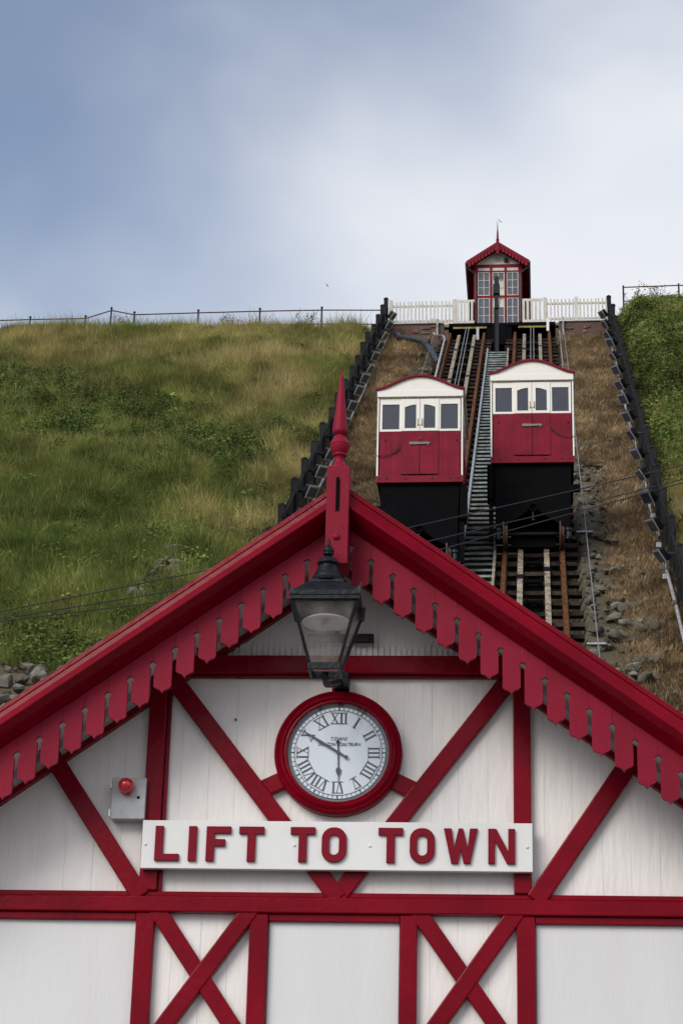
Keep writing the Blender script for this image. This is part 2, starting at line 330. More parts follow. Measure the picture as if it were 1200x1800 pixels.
timber(-1.070, -.972, 4.1095, 5.40, name='upper_post'); timber(.945, 1.040, 4.1095, 5.40, name='upper_post')
B(-.99, -.972+.002, -.03, .004, 4.1095, 5.38).build('post_moulding', M['red'], st, (.022, 0, 0), bevel=.003)
timber(-.970, .943, 5.334, 5.440, YF-.01, 'lintel'); B(-.96, .935, YF+.018, .004, 5.318, 5.333).build('lintel_moulding', M['red'], st, bevel=.003)
brace((-.956, 5.318), (.012, 4.070), .098, YF-.003); brace((.932, 5.318), (-.010, 4.070), .098, YF+.002)
brace((-1.76, 5.09), (-1.055, 4.075), .098); brace((1.745, 5.09), (1.058, 4.073), .106)
for cx, zz in ((-.713, 3.65), (.696, 3.64)):
    hw_ = .268; sl_ = 1.42
    brace((cx-hw_, zz+hw_*sl_), (cx+hw_+.0, zz-hw_*sl_), .092, YF-.001); brace((cx+hw_, zz+hw_*sl_), (cx-hw_, zz-hw_*sl_), .092, YF-.006)
    timber(cx-.25, cx+.25, 3.19, 3.28, name='lower_rail')
brace((-.47, 4.655), (-.28, 4.745), .095, YF+.008, 'clock_strut'); brace((.45, 4.655), (.26, 4.745), .095, YF+.008, 'clock_strut')
timber(-.056, .036, 5.2, 5.319, YF+.008, 'clock_strut')
for a, b in ((-HW+.02, -1.078), (-.358, .337), (1.060, HW-.02)): B(a, b, -.014, .003, .28, 3.952).build('infill_panel', M['panel'], st, bevel=.002)
sl_m = B(-.0125, .0125, -.010, 0, 0, .085).mesh('narrow_slat', M['white'])
k = 0; x = -.93
while x < .92:
    o = put('narrow_slat', sl_m, st, (x, -.001+random.uniform(-.001, 0), 5.441), (0, random.uniform(-.015, .015), 0)); o.scale = (random.uniform(.82, 1.02), 1, random.uniform(.6, 1.1)); x += random.uniform(.030, .036)
B(-.9, .9, -.3, .0, 0, .25).build('plinth', M['paving'], st)
for s in (-1, 1): B(*sorted((s*.01, s*.33)), -.03, -.0145, .3, 2.2).build('door_leaf', M['red'], st, bevel=.004)
def text_mesh(body, size, m, shear=0, name='lettering', depth=.002, align='CENTER', bold=0, width=None):
    c = bpy.data.curves.new(name, 'FONT'); c.body = body; c.size = size; c.align_x = align; c.align_y = 'CENTER'; c.extrude = depth; c.shear = shear; c.offset = bold; c.resolution_u = 3
    o = bpy.data.objects.new(name, c); COL.objects.link(o); dg = bpy.context.evaluated_depsgraph_get(); me = bpy.data.meshes.new_from_object(o.evaluated_get(dg))
    bpy.data.objects.remove(o); bpy.data.curves.remove(c); me.name = name; me.materials.clear(); me.materials.append(m)
    if width:
        k_ = width/max(1e-6, max(v.co.x for v in me.vertices)-min(v.co.x for v in me.vertices))
        for v in me.vertices: v.co.x *= k_
    return me
put('carved_initials', text_mesh('YG', .04, M['red'], depth=.0015, bold=.001), st, (-.875, YF-.0062, 5.2), (R(90), 0, 0))
MB().lathe([(.006, 0), (.006, -.014), (.001, -.015)], 8, (-.59, 0, 5.08), 'y').build('nail_head', M['iron'], st, rot=(0, 0, 0))

# ------------------------------------------------------------------ clock
CX, CZ = -.011, 4.880
ck = thing('wall_clock', 'round white clock with roman numerals in a red moulded ring', 'clock', (CX, -.05, CZ))
MB().lathe([(.352, .05), (.352, -.01), (.347, -.022), (.335, -.03), (.329, -.024), (.325, -.022), (.319, -.03), (.306, -.036), (.299, -.030), (.296, -.026), (.289, -.03), (.2815, -.028), (.278, -.016), (.278, .05)], 96, (0, 0, 0), 'y').build('clock_frame', M['red'], ck, smooth=45)
MB().lathe([(.279, 0), (.279, .01)], 64, (0, .0015, 0), 'y').build('dial_surround', M['dialtrim'], ck)
MB().lathe([(.262, 0), (.262, .01)], 96, (0, -.001, 0), 'y').build('dial', M['dial'], ck)
mt = MB()
def arc(r, n=96): return [(r*math.cos(2*math.pi*k/n), r*math.sin(2*math.pi*k/n)) for k in range(n)]
mt.ring(arc(.2615), arc(.2595), -.0035, -.0015); mt.ring(arc(.2415), arc(.2385), -.0035, -.0015)
for k in range(60):
    a = 2*math.pi*k/60; c, s = math.cos(a), math.sin(a); hw_ = .0045 if k % 5 == 0 else .0016
    mt.prism([(c*.2387-s*hw_, s*.2387+c*hw_), (c*.2600-s*hw_*.6, s*.2600+c*hw_*.6), (c*.2600+s*hw_*.6, s*.2600-c*hw_*.6), (c*.2387+s*hw_, s*.2387-c*hw_)], -.0036, -.0014)
mt.build('minute_track', M['ink'], ck)
def numeral(txt):
    m = MB(); W = {'I': .024, 'V': .044, 'X': .050}; tot = sum(W[c] for c in txt); x_ = -tot/2; h = .062; y0, y1 = -.0040, -.0015
    def st_(xa, xb, wd): m.prism([(xa-wd/2, -h/2), (xa+wd/2, -h/2), (xb+wd/2, h/2), (xb-wd/2, h/2)], y0, y1)
    for c in txt:
        w_ = W[c]; cx = x_+w_/2
        if c == 'I': st_(cx, cx, .0085)
        if c == 'V': st_(cx, cx-w_*.36, .0085); st_(cx+.003, cx+w_*.36, .0028)
        if c == 'X': st_(cx+w_*.34, cx-w_*.34, .0085); st_(cx-w_*.34, cx+w_*.34, .0028)
        x_ += w_
    for zz in (-h/2, h/2): m.prism([(-tot/2+.002, zz-.0016), (tot/2-.002, zz-.0016), (tot/2-.002, zz+.0016), (-tot/2+.002, zz+.0016)], y0-.0003, y1)
    return m
for k, t_ in enumerate(('XII', 'I', 'II', 'III', 'IIII', 'V', 'VI', 'VII', 'VIII', 'IX', 'X', 'XI')):
    a = 2*math.pi*k/12; numeral(t_).build('numeral', M['ink'], ck, (.196*math.sin(a), 0, .196*math.cos(a)), (0, a, 0))
put('maker_name', text_mesh('T.EVANS', .028, M['ink'], .25, bold=.0003, depth=.0008, width=.092), ck, (0, -.0018, .078), (R(90), 0, 0))
put('maker_name', text_mesh('SKELTON & SALTBURN', .027, M['ink'], .25, bold=.0003, depth=.0008, width=.236), ck, (.004, -.0018, .046), (R(90), 0, 0))
def hand(name, ang, poly, y):
    m = MB().prism(poly, y-.0035, y).lathe([(.011, 0), (.011, -.003)], 16, (0, y, poly[0][1]), 'y'); m.lathe([(.012, 0), (.012, -.004)], 16, (0, y, 0), 'y')
    return m.build(name, M['ink'], ck, rot=(0, ang, 0))
hand('hour_hand', R(178), [(0, -.06), (.0035, -.05), (.0035, .085), (.012, .092), (.0145, .104), (.010, .118), (.003, .132), (.0015, .165), (-.0015, .165), (-.003, .132), (-.010, .118), (-.0145, .104), (-.012, .092), (-.0035, .085), (-.0035, -.05)], -.007)
hand('minute_hand', R(-58.5), [(0, -.052), (.004, -.045), (.0055, .0), (.0065, .12), (.004, .19), (.0012, .245), (-.0012, .245), (-.004, .19), (-.0065, .12), (-.0055, 0), (-.004, -.045)], -.012)
MB().lathe([(.2795, 0), (.2795, .002)], 64, (0, -.019, 0), 'y').build('glass_pane', M['clockglass'], ck)

# ------------------------------------------------------------------ sign
sg = thing('name_board', 'long white sign board with raised red letters reading LIFT TO TOWN', 'sign', (-.007, -.085, 4.349))
B(-1.052, 1.052, -.016, .02, -.132, .132).build('board', M['sign'], sg, rot=(0, R(.06), 0), bevel=.003)
LH = .19; ST = .044
def letter(ch, wd):
    m = MB(); h = LH; y0, y1 = -.034, -.016; bx = lambda a, b, c, d: m.box(a, b, y0, y1, c, d)
    if ch == 'L': m.prism([(0, 0), (wd, 0), (wd, ST*.85), (ST, ST*.85), (ST, h), (0, h)], y0, y1)
    if ch == 'I': bx(0, ST, 0, h)
    if ch == 'F': m.prism([(0, 0), (ST, 0), (ST, .082), (wd*.77, .082), (wd*.77, .120), (ST, .120), (ST, h-.038), (wd, h-.038), (wd, h), (0, h)], y0, y1)
    if ch == 'T': c = wd/2; m.prism([(c-ST/2, 0), (c+ST/2, 0), (c+ST/2, h-.04), (wd, h-.04), (wd, h), (0, h), (0, h-.04), (c-ST/2, h-.04)], y0, y1)
    if ch == 'O':
        def rr(x0, x1, z0, z1, r, n=8):
            P = []
            for cx, cz, a0 in ((x1-r, z1-r, 0), (x0+r, z1-r, 90), (x0+r, z0+r, 180), (x1-r, z0+r, 270)): P += [(cx+r*math.cos(R(a0+90*k/n)), cz+r*math.sin(R(a0+90*k/n))) for k in range(n+1)]
            return P
        m.ring(rr(0, wd, 0, h, wd*.47), rr(ST*.92, wd-ST*.92, ST*.92, h-ST*.92, min(wd*.47-ST*.92+.004, .0255)), y0, y1)
    if ch == 'W':
        q = wd; s_ = .042
        m.prism([(q*.22, 0), (q*.42, 0), (q*.5, .075), (q*.58, 0), (q*.78, 0), (q, h), (q-s_, h), (q*.70, .085), (q*.565, h), (q*.435, h), (q*.30, .085), (s_, h), (0, h)], y0, y1)
    if ch == 'N': m.prism([(0, 0), (ST*.82, 0), (ST*.82, .125), (wd-ST*.98, 0), (wd, 0), (wd, h), (wd-ST*.82, h), (wd-ST*.82, .068), (ST*.98, h), (0, h)], y0, y1)
    return m
for ch, a, b in (('L', -.985, -.852), ('I', -.803, -.76), ('F', -.707, -.574), ('T', -.53, -.395), ('T', -.252, -.119), ('O', -.083, .05), ('T', .221, .353), ('O', .389, .523), ('W', .571, .753), ('N', .808, .951)):
    letter(ch, b-a).build('letter', M['redletter'], sg, (a+.007, 0, -.092-.001*(a+.98)), rot=(0, R(.06), 0), bevel=.0015, seg=1)
for x_ in (-1.03, -.224, .183, 1.023): MB().lathe([(.008, 0), (.008, -.003), (.005, -.006), (.001, -.007)], 12, (x_, -.016, 0), 'y').build('screw_head', M['sign'], sg, smooth=60)

# ------------------------------------------------------------------ wall lantern
LX, LY = -.043, -.70
lp = thing('wall_lantern', 'black iron lantern on a bracket above the clock', 'lantern', (LX, LY, 5.13))
def rframe(m, z0, z1, h0, h1, t):     # square frustum frame: four corner bars
    for sx_ in (-1, 1):
        for sy_ in (-1, 1): m.bar((sx_*h0, sy_*h0, z0), (sx_*h1, sy_*h1, z1), t, t, (0, 1, 0))
ZB, ZR = .02, .345
m = MB(); rframe(m, ZB, ZR, .076, .168, .016); m.build('corner_bars', M['iron'], lp, bevel=.002)
for sx_, sy_ in ((0, -1), (0, 1), (-1, 0), (1, 0)):
    if sx_: P = [(sx_*.075, -.072, ZB+.008), (sx_*.075, .072, ZB+.008), (sx_*.166, .160, ZR-.004), (sx_*.166, -.160, ZR-.004)]
    else: P = [(-.072, sy_*.075, ZB+.008), (.072, sy_*.075, ZB+.008), (.160, sy_*.166, ZR-.004), (-.160, sy_*.166, ZR-.004)]
    MB().add(P+[(p[0]*.975, p[1]*.975, p[2]) for p in P], [(0, 1, 2, 3), (7, 6, 5, 4), (0, 1, 5, 4), (1, 2, 6, 5), (2, 3, 7, 6), (3, 0, 4, 7)]).build('glass_pane', M['glass'], lp)
m = MB(); m.box(-.086, .086, -.086, -.07, -.008, .03); m.box(-.086, .086, .07, .086, -.008, .03); m.box(-.086, -.07, -.069, .069, -.008, .03); m.box(.07, .086, -.069, .069, -.008, .03); m.build('base_frame', M['iron'], lp, bevel=.003)
m = MB()
for a, b, c, d in ((-.187, .187, -.187, -.15), (-.187, .187, .15, .187), (-.187, -.15, -.149, .149), (.15, .187, -.149, .149)): m.box(a, b, c, d, ZR, ZR+.022)
m.build('rim', M['iron'], lp, bevel=.003)
lid = MB(); q = [(-.187, -.187), (.187, -.187), (.187, .187), (-.187, .187)]
rings = [(1, ZR+.023), (1, ZR+.05), (.93, ZR+.056), (.50, ZR+.135), (.48, ZR+.15)]
lid.add([(a*s, b*s, z) for s, z in rings for a, b in q], [(3, 2, 1, 0), tuple(range(16, 20))]+[(4*i+j, 4*i+(j+1) % 4, 4*i+4+(j+1) % 4, 4*i+4+j) for i in range(4) for j in range(4)])
ld = lid.build('lid', M['iron'], lp, bevel=.003)
for sx_ in (-1, 1):
    for sy_ in (-1, 1):
        MB().add([(sx_*.189, sy_*.189, ZR+.03), (sx_*.135, sy_*.189, ZR+.03), (sx_*.189, sy_*.135, ZR+.03), (sx_*.195, sy_*.195, ZR+.098), (sx_*.186, sy_*.178, ZR+.075), (sx_*.178, sy_*.186, ZR+.075)],
                 [(0, 1, 5, 3), (0, 3, 4, 2), (1, 2, 4, 5), (3, 5, 4), (0, 2, 1)]).build('corner_ear', M['iron'], ld)
MB().lathe([(.094, .148), (.103, .150), (.105, .158), (.099, .165), (.088, .17), (.084, .178), (.082, .188), (.078, .192), (.072, .205), (.062, .225), (.052, .245), (.049, .257), (.058, .259), (.061, .264), (.056, .276), (.046, .290), (.030, .300), (.020, .304), (.015, .309), (.019, .314), (.028, .318), (.029, .326), (.026, .329), (.0285, .333), (.0285, .345), (.024, .358), (.014, .369), (.010, .374), (.009, .395), (.005, .408), (.001, .41)], 28, (0, 0, ZR)).build('cowl', M['iron'], ld, smooth=45)
MB().lathe([(.005, .275), (.06, .272), (.11, .262), (.128, .25), (.131, .247), (.128, .244), (.11, .25), (.06, .262), (.005, .265)], 28, (0, 0, .03)).build('reflector', M['white2'], lp, smooth=50)
MB().lathe([(.01, .262), (.018, .255), (.022, .24), (.02, .225), (.012, .216), (.002, .214)], 20, (0, 0, .03)).build('lamp_bulb', M['white2'], lp, smooth=60)
MB().tube([(0, 0, .0), (0, 0, -.03), (.006, .06, -.045), (.02, .3, .03), (.035, .62, .15), (.04, .69, .165)], .019, 10).build('bracket_arm', M['iron'], lp, smooth=50)
B(.0, .085, .585, .7, .105, .2).build('bracket_foot', M['iron'], lp, bevel=.006)
B(-.16, .215, .64, .66, .385, .44).build('wall_plate', M['iron'], lp, bevel=.006)
MB().tube([(.01, .17, .35), (.02, .4, .41), (.02, .64, .41)], .015, 8).build('upper_stay', M['iron'], lp)
for x_ in (-.13, .185): MB().lathe([(.010, 0), (.010, -.008), (.001, -.009)], 8, (x_, .64, .412), 'y').build('bolt', M['iron'], lp)
B(.175, .2, -.02, .03, ZR-.045, ZR+.0).build('lid_catch', M['iron'], lp, bevel=.003)

# ------------------------------------------------------------------ alarm box
ab = thing('alarm_box', 'grey wall box with red dome beacon beside the left upright', 'alarm box', (-1.148, -.002, 4.605))
B(-.092, .092, -.075, 0, -.114, .114).build('enclosure', M['boxgrey'], ab, bevel=.006)
B(-.094, .094, -.092, -.077, -.116, .116).build('lid', M['boxgrey'], ab, bevel=.005)
for z_ in (.078, -.082): B(-.106, -.0945, -.09, -.068, z_-.022, z_+.022).build('hinge', M['alu'], ab, bevel=.002)
bc = MB().lathe([(.046, 0), (.046, -.012), (.041, -.013), (.041, -.05), (.034, -.066), (.018, -.077), (.002, -.08)], 28, (-.012, -.092, .062), 'y').build('beacon', M['redglass'], ab, smooth=50)
B(-.01, .01, -.105, -.093, .012, .024).build('beacon_tab', M['redglass'], ab)
MB().lathe([(.008, 0), (.008, -.004), (.001, -.0045)], 12, (.055, -.092, .004), 'y').build('lock', M['black'], ab)
MB().lathe([(.008, 0), (.006, -.006), (.001, -.007)], 10, (-.01, .003, .135), 'y').build('fixing', M['white'], ab)
# ------------------------------------------------------------------ tracks
ORD = ['topmost', 'second', 'third', 'fourth', 'fifth', 'sixth', 'seventh', 'eighth', 'ninth', 'tenth', 'eleventh', 'twelfth', 'thirteenth', 'fourteenth', 'fifteenth', 'sixteenth', 'seventeenth', 'eighteenth', 'nineteenth', 'twentieth']
NS = Vector((0, -math.sin(S), math.cos(S)))          # normal of the slope in hill axes
VA, VB = 10.0, 61.9
def slope_bar(u, va, vb, wd, ht, h): return MB().bar((u, va, T*va+h), (u, vb, T*vb+h), wd, ht, NS)
roll_m = MB().lathe([(.06, -.17), (.11, -.17), (.11, -.15), (.06, -.13), (.05, 0), (.06, .13), (.11, .15), (.11, .17), (.06, .17)], 14, (0, 0, .0), 'x').box(-.2, -.172, -.12, .12, -.2, .03).box(.172, .2, -.12, .12, -.2, .03).box(-.2, .2, -.1, .1, -.22, -.16).mesh('cable_roller', M['black'], 40)
slp_m = B(-.98, .98, -.12, .12, -.085, 0).mesh('sleeper', M['sleeper'])
plate_m = MB().box(-.075, .075, -.19, .19, 0, .012).mesh('joint_plate', M['iron'])
bolt_m = MB().lathe([(.014, 0), (.014, .016), (.001, .018)], 6).mesh('bolt', M['alu'])
def track(uc, label, car_v):
    t = hthing('railway_track', label, 'railway track', uc, 0, Z0)
    for s in (-1, 1):
        rl = slope_bar(s*.6415, VA, VB, .09, .035, -.01).add(*(lambda b: (b.v, b.f))(slope_bar(s*.6415, VA, VB, .022, .09, -.07))).add(*(lambda b: (b.v, b.f))(slope_bar(s*.6415, VA, VB, .13, .02, -.125))).build('rail', M['rust'], t, bevel=.006)
        rb = slope_bar(s*.29, VA, VB-.4, .118, .13, -.075).build('runner_beam', M['runner'], t, bevel=.006)
        for k in range(9):
            v = 16.3+k*5.3+.25*s; o = put('joint_plate', plate_m, rb, (s*.29, v, T*v-.006), (S, 0, 0))
    n = 0; v = VA+.2
    while v < VB-.3:
        o = put('sleeper', slp_m, t, (random.uniform(-.03, .03), v, T*v-.165), (random.uniform(-.03, .05), random.uniform(-.012, .012), random.uniform(-.012, .012)))
        if n % 2 == 0: put('cable_roller', roll_m, t, (0, v+.33, T*(v+.33)-.03), (S, 0, 0))
        v += .66; n += 1
    for x_ in (-.055, .055):
        MB().tube([(x_, car_v+2.3, T*(car_v+2.3)+.12), (x_, VB+.6, T*(VB+.6)+.1)], .016, 6).build('haulage_rope', M['cable'], t)
    return t
UL, UR, UW = -1.42, 1.03, -.195
VR_, VL_ = 33.3, 31.7
tl = track(UL, 'rusty railway track with pale runner beams above the lower left carriage', VL_)
tr_ = track(UR, 'rusty railway track with pale runner beams running under the right carriage', VR_)

# stairway between the tracks
sw = hthing('stairway', 'long straight metal stairway climbing between the two tracks', 'stairs', UW, 0, Z0)
td_m = B(-.325, .325, -.11, .11, -.03, 0).box(-.325, .325, -.111, -.10, -.05, -.0305).mesh('tread', M['tread'])
v = VA
while v < 58.2:
    put('tread', td_m, sw, (0, v, T*v-.06+random.uniform(-.008, .008)), (random.uniform(-.05, .03), random.uniform(-.01, .01), 0)); v += .41
for s, m_ in ((-1, 'galv'), (1, 'runner')): slope_bar(s*.365, VA, 58.3, .06, .2, -.03).build('stringer', M[m_], sw, bevel=.006)
# edge kerb of the right track, edge channel
ke = slope_bar(2.07, 50, 62.5, .04, .08, -.12); ko = ke.build('cable_trough', M['galv'], None, H(0, 0, Z0), (0, 0, -AZ)); tag(ko, 'thin grey steel channel along the outer edge of the right track', 'channel')

# ------------------------------------------------------------------ carriages
def carriage(u, v, label, loop_side):
    c = hthing('cliff_carriage', label, 'carriage', u, v, tz(v)+2.31, 'balanced pair of cliff lift carriages')
    LN = 2.55
    B(-.915, .915, .06, LN, 0, .05).build('floor', M['black'], c)
    for s in (-1, 1):
        sw_ = B(*sorted((s*.90, s*.93)), .03, LN, .0, 1.19).build('side_panel', M['redcar'], c); B(*sorted((s*.905, s*.925)), .03, LN, 1.192, 2.1).build('side_frame', M['cream'], c)
        for k in range(3): B(*sorted((s*.9255, s*.9295)), .25+.78*k, .85+.78*k, 1.28, 1.86).build('side_window', M['wglass'], c)
        B(*sorted((s*.905, s*.942)), -.03, .03, .0, 2.06).build('corner_post', M['cream'], c, bevel=.006)
    B(-.9, .9, LN-.03, LN, 0, 2.1).build('rear_panel', M['cream'], c)
    B(-.94, .94, -.046, -.016, -.035, .125).build('bottom_board', M['redcar'], c, bevel=.004)
    pk = B(-.066, .066, -.012, .02, .127, 1.19).mesh('plank', M['redcar'])
    for s in (-1, 1):
        for k in range(4): o = put('plank', pk, c, (s*(.818-.1315*k+.0), 0, 0), bevel=.001); o.scale.x = .985
        f = MB(); f.box(*sorted((s*.40, s*.885)), -.02, .02, 1.192, 1.245); f.box(*sorted((s*.40, s*.885)), -.02, .02, 1.845, 1.98); f.box(*sorted((s*.40, s*.455)), -.02, .02, 1.2455, 1.8445); f.box(*sorted((s*.83, s*.885)), -.02, .02, 1.2455, 1.8445)
        f.build('window_frame', M['cream'], c, bevel=.004); B(*sorted((s*.455, s*.83)), -.002, .008, 1.245, 1.845).build('window_pane', M['wglass'], c)
        d = B(*sorted((s*.004, s*.412)), -.035, -.014, .165, .225).build('door', M['redcar'], c, bevel=.004)
        dk = B(-.0665, .0665, -.032, -.0125, .226, 1.19).mesh('plank', M['redcar'])
        for k in range(3): put('plank', dk, d, (s*(.0735+.134*k), 0, 0), bevel=.001)
        g = MB(); g.box(*sorted((s*.004, s*.412)), -.04, -.015, 1.193, 1.26); g.box(*sorted((s*.004, s*.085)), -.04, -.015, 1.2605, 1.97); g.box(*sorted((s*.335, s*.412)), -.04, -.015, 1.2605, 1.97)
        g.prism([(s*.0855, 1.83), (s*.17, 1.822), (s*.25, 1.80), (s*.3345, 1.765), (s*.3345, 1.97), (s*.0855, 1.97)], -.04, -.015)
        g.build('door_frame', M['cream'], d, bevel=.004)
        B(*sorted((s*.086, s*.334)), -.022, -.016, 1.26, 1.83).build('window_pane', M['wglass'], d)
        hd = MB().tube([(s*.045, -.04, 1.32), (s*.045, -.075, 1.335), (s*.045, -.075, 1.475), (s*.045, -.04, 1.49)], .011, 6).build('door_handle', M['brass'], d, smooth=50)
    B(-.03, .03, -.052, -.041, 1.34, 1.47).build('lock_plate', M['cream'], c)
    B(-.93, .93, -.028, -.0205, 1.985, 2.01).build('head_strip', M['brass'], c)
    B(-.945, .945, -.075, .02, 2.011, 2.165).build('fascia', M['cream'], c, bevel=.006)
    N_ = 28; prof = lambda x_: 2.185+.325*((1+math.cos(math.pi*min(1, abs(x_)/.97)))/2)**.78
    xs = [-.985+1.97*k/N_ for k in range(N_+1)]
    MB().prism([(-.945, 2.1655), (.945, 2.1655)]+[(x_, prof(x_)-.012) for x_ in reversed(xs) if abs(x_) < .945], -.06, .0).build('gable_panel', M['cream'], c)
    MB().prism([(x_, prof(x_)-.01) for x_ in xs]+[(x_, prof(x_)+.012) for x_ in reversed(xs)], -.055, LN+.1).build('roof', M['white'], c, smooth=40)
    MB().prism([(x_, prof(x_)-.022) for x_ in xs]+[(x_, prof(x_)+.024) for x_ in reversed(xs)], -.115, -.056).build('roof_rim', M['redcar'], c, smooth=40)
    # latch arrow, rope loop, bolts, lamp
    MB().prism([(-.22, .86), (.17, .875), (.17, .83), (.235, .905), (.13, .93), (.12, .915), (-.21, .93), (-.235, .895)], -.058, -.045).build('latch_bar', M['rustplate'], c)
    s = loop_side; MB().tube([(s*.93, -.05, .60), (s*.8, -.05, .60), (s*.65, -.05, .645), (s*.52, -.05, .74), (s*.42, -.05, .86)], .009, 5).build('rope_loop', M['wire'], c)
    MB().tube([(s*.6, -.03, .64), (s*.5, -.03, .70), (s*.42, -.05, .80)], .007, 5).build('rope_loop', M['wire'], c)
    for x_, z_ in ((-.87, .06), (-.72, .06), (-.3, .06), (.28, .06), (.66, .06), (.84, .06), (-.76, .98), (.80, .98), (.04, 1.0)): MB().lathe([(.02, 0), (.02, -.012), (.001, -.014)], 8, (x_, -.046 if z_ < .5 else -.03, z_), 'y').build('bolt', M['iron'], c)
    # black wedge underframe
    MB().prism([(-.86, -.04), (.86, -.04), (.82, -1.56), (.71, -1.56), (.30, -1.30), (.12, -1.16), (0, -1.12), (-.12, -1.16), (-.30, -1.30), (-.71, -1.56), (-.82, -1.56)], .05, .09).build('front_plate', M['black'], c)
    for s in (-1, 1):
        MB().prism([(.09, -.04), (2.5, -.04), (2.5, -.1), (.09, -1.82)], *sorted((s*.80, s*.84)), ax='x').build('underframe_side', M['black'], c)
        MB().bar((s*.80, .02, -2.31+.40+T*.02), (s*.80, 2.9, -2.31+.40+T*2.9), .09, .16, NS).build('sole_bar', M['black'], c)
        for y_ in (.42, 2.35):
            zc = -2.31+T*y_+.36/math.cos(S)
            MB().lathe([(.06, -.05), (.37, -.05), (.40, -.045), (.40, -.02), (.355, -.015), (.345, .06), (.30, .06), (.28, .02), (.06, .03)], 32, (s*.63, y_, zc), 'x').build('wheel', M['wheel'], c, smooth=40)
        MB().lathe([(.05, 0), (.09, .0), (.09, -.06), (.065, -.08), (.065, -.2), (.08, -.22), (.08, -.26), (.02, -.27)], 14, (s*.78, .06, -1.6)).build('sand_pipe', M['iron'], c, smooth=40)
    MB().prism([(.9, -.05), (1.7, -.05), (1.7, -.75), (.9, -1.35)], -.79, .79, 'x').build('dark_backing', M['black'], c)  # black block added to close the view and keep the underframe dark
    MB().tube([(-.54, .3, -1.93), (.54, .3, -1.93)], .035, 8).build('cross_bar', M['black'], c, smooth=50)
    MB().tube([(-.64, .42, -1.58), (.64, .42, -1.58)], .05, 8).build('axle', M['iron'], c, smooth=50); MB().tube([(-.64, 2.35, -.22), (.64, 2.35, -.22)], .05, 8).build('axle', M['iron'], c, smooth=50)
    MB().ring([(.10*math.cos(a), .10*math.sin(a)) for a in np.linspace(0, 2*math.pi, 20, endpoint=False)], [(.075*math.cos(a), .075*math.sin(a)) for a in np.linspace(0, 2*math.pi, 20, endpoint=False)], -.02, .05).build('pipe_ring', M['black'], c, (0, 0, -1.1))
    MB().tube([(0, .03, -1.2), (0, .03, -1.38)], .022, 8).lathe([(.05, 0), (.05, .03)], 10, (0, .03, -1.42)).build('drain_valve', M['iron'], c)
    for x_ in (-.24, .24): MB().lathe([(.018, 0), (.018, -.02), (.001, -.022)], 8, (x_, .5, -1.56), 'y').build('bolt', M['alu'], c)
    B(-.5, .5, .5, .55, -1.85, -1.45).build('cross_member', M['black'], c)
    q = 1 if u < 0 else -1            # gear on the stairway side
    MB().prism([(.03, -.06), (.9, -.02), (.9, -.5), (.2, -.95), (.03, -.85)], *sorted((q*.88, q*1.02)), ax='x').build('side_tank', M['black'], c)
    MB().bar((q*.93, .05, -.95), (q*.93, .05, -1.9), .1, .08, (0, 1, 0)).build('guide_arm', M['black'], c)
    B(*sorted((-q*.84, -q*1.05)), .04, .14, -.70, -.55).build('side_step', M['black'], c)
    return c
carriage(UL, VL_, 'lower of the two red and cream cliff carriages, left of the stairway', -1)
carriage(UR, VR_, 'higher of the two red and cream cliff carriages, right of the stairway', 1)

# ------------------------------------------------------------------ boarded side fences with floodlights and conduit
def side_fence(u, v0, step, n, face, label, side):
    f = hthing('boarded_fence', label, 'fence', u, 0, Z0); HT = .98
    post = MB().box(-.08, .08, -.08, .08, -.3, 1.16).lathe([(.10, 0), (.10, .03), (.07, .065), (.03, .09), (.001, .10)], 10, (0, 0, 1.1605)).mesh('post', M['tar'], 40)
    w_ = step/4-.012
    bd = MB().add([(-.012, -w_/2, -.1-T*w_/2), (.012, -w_/2, -.1-T*w_/2), (.012, w_/2, -.1+T*w_/2), (-.012, w_/2, -.1+T*w_/2), (-.012, -w_/2, HT-T*w_/2), (.012, -w_/2, HT-T*w_/2), (.012, w_/2, HT+T*w_/2), (-.012, w_/2, HT+T*w_/2)],
                  [(0,3,2,1),(4,5,6,7),(0,1,5,4),(1,2,6,5),(2,3,7,6),(3,0,4,7)]).mesh('board', M['tar'])
    for i in range(n+1):
        v = v0-i*step
        o = put('post', post, f, (0, v, T*v+random.uniform(-.05, .05)), (random.uniform(-.02, .02), random.uniform(-.03, .03), 0))
        if i < n:
            for k in range(4): put('board', bd, f, (-face*.055*0+random.uniform(-.008, .008), v-(k+.5)*step/4, T*(v-(k+.5)*step/4)+random.uniform(-.05, .03)), (0, 0, 0))
            MB().bar((face*.04, v-.06, T*(v-.06)+.94), (face*.04, v-step+.06, T*(v-step+.06)+.94), .03, .035, NS).build('rail', M['tar'], f)
    return f
side_fence(-4.66, 63.9, 2.0, 19, 1, 'black boarded fence with round-topped posts climbing the slope left of the tracks', 'left')
side_fence(4.02, 63.2, 2.2, 18, -1, 'black boarded fence climbing the slope right of the tracks', 'right')
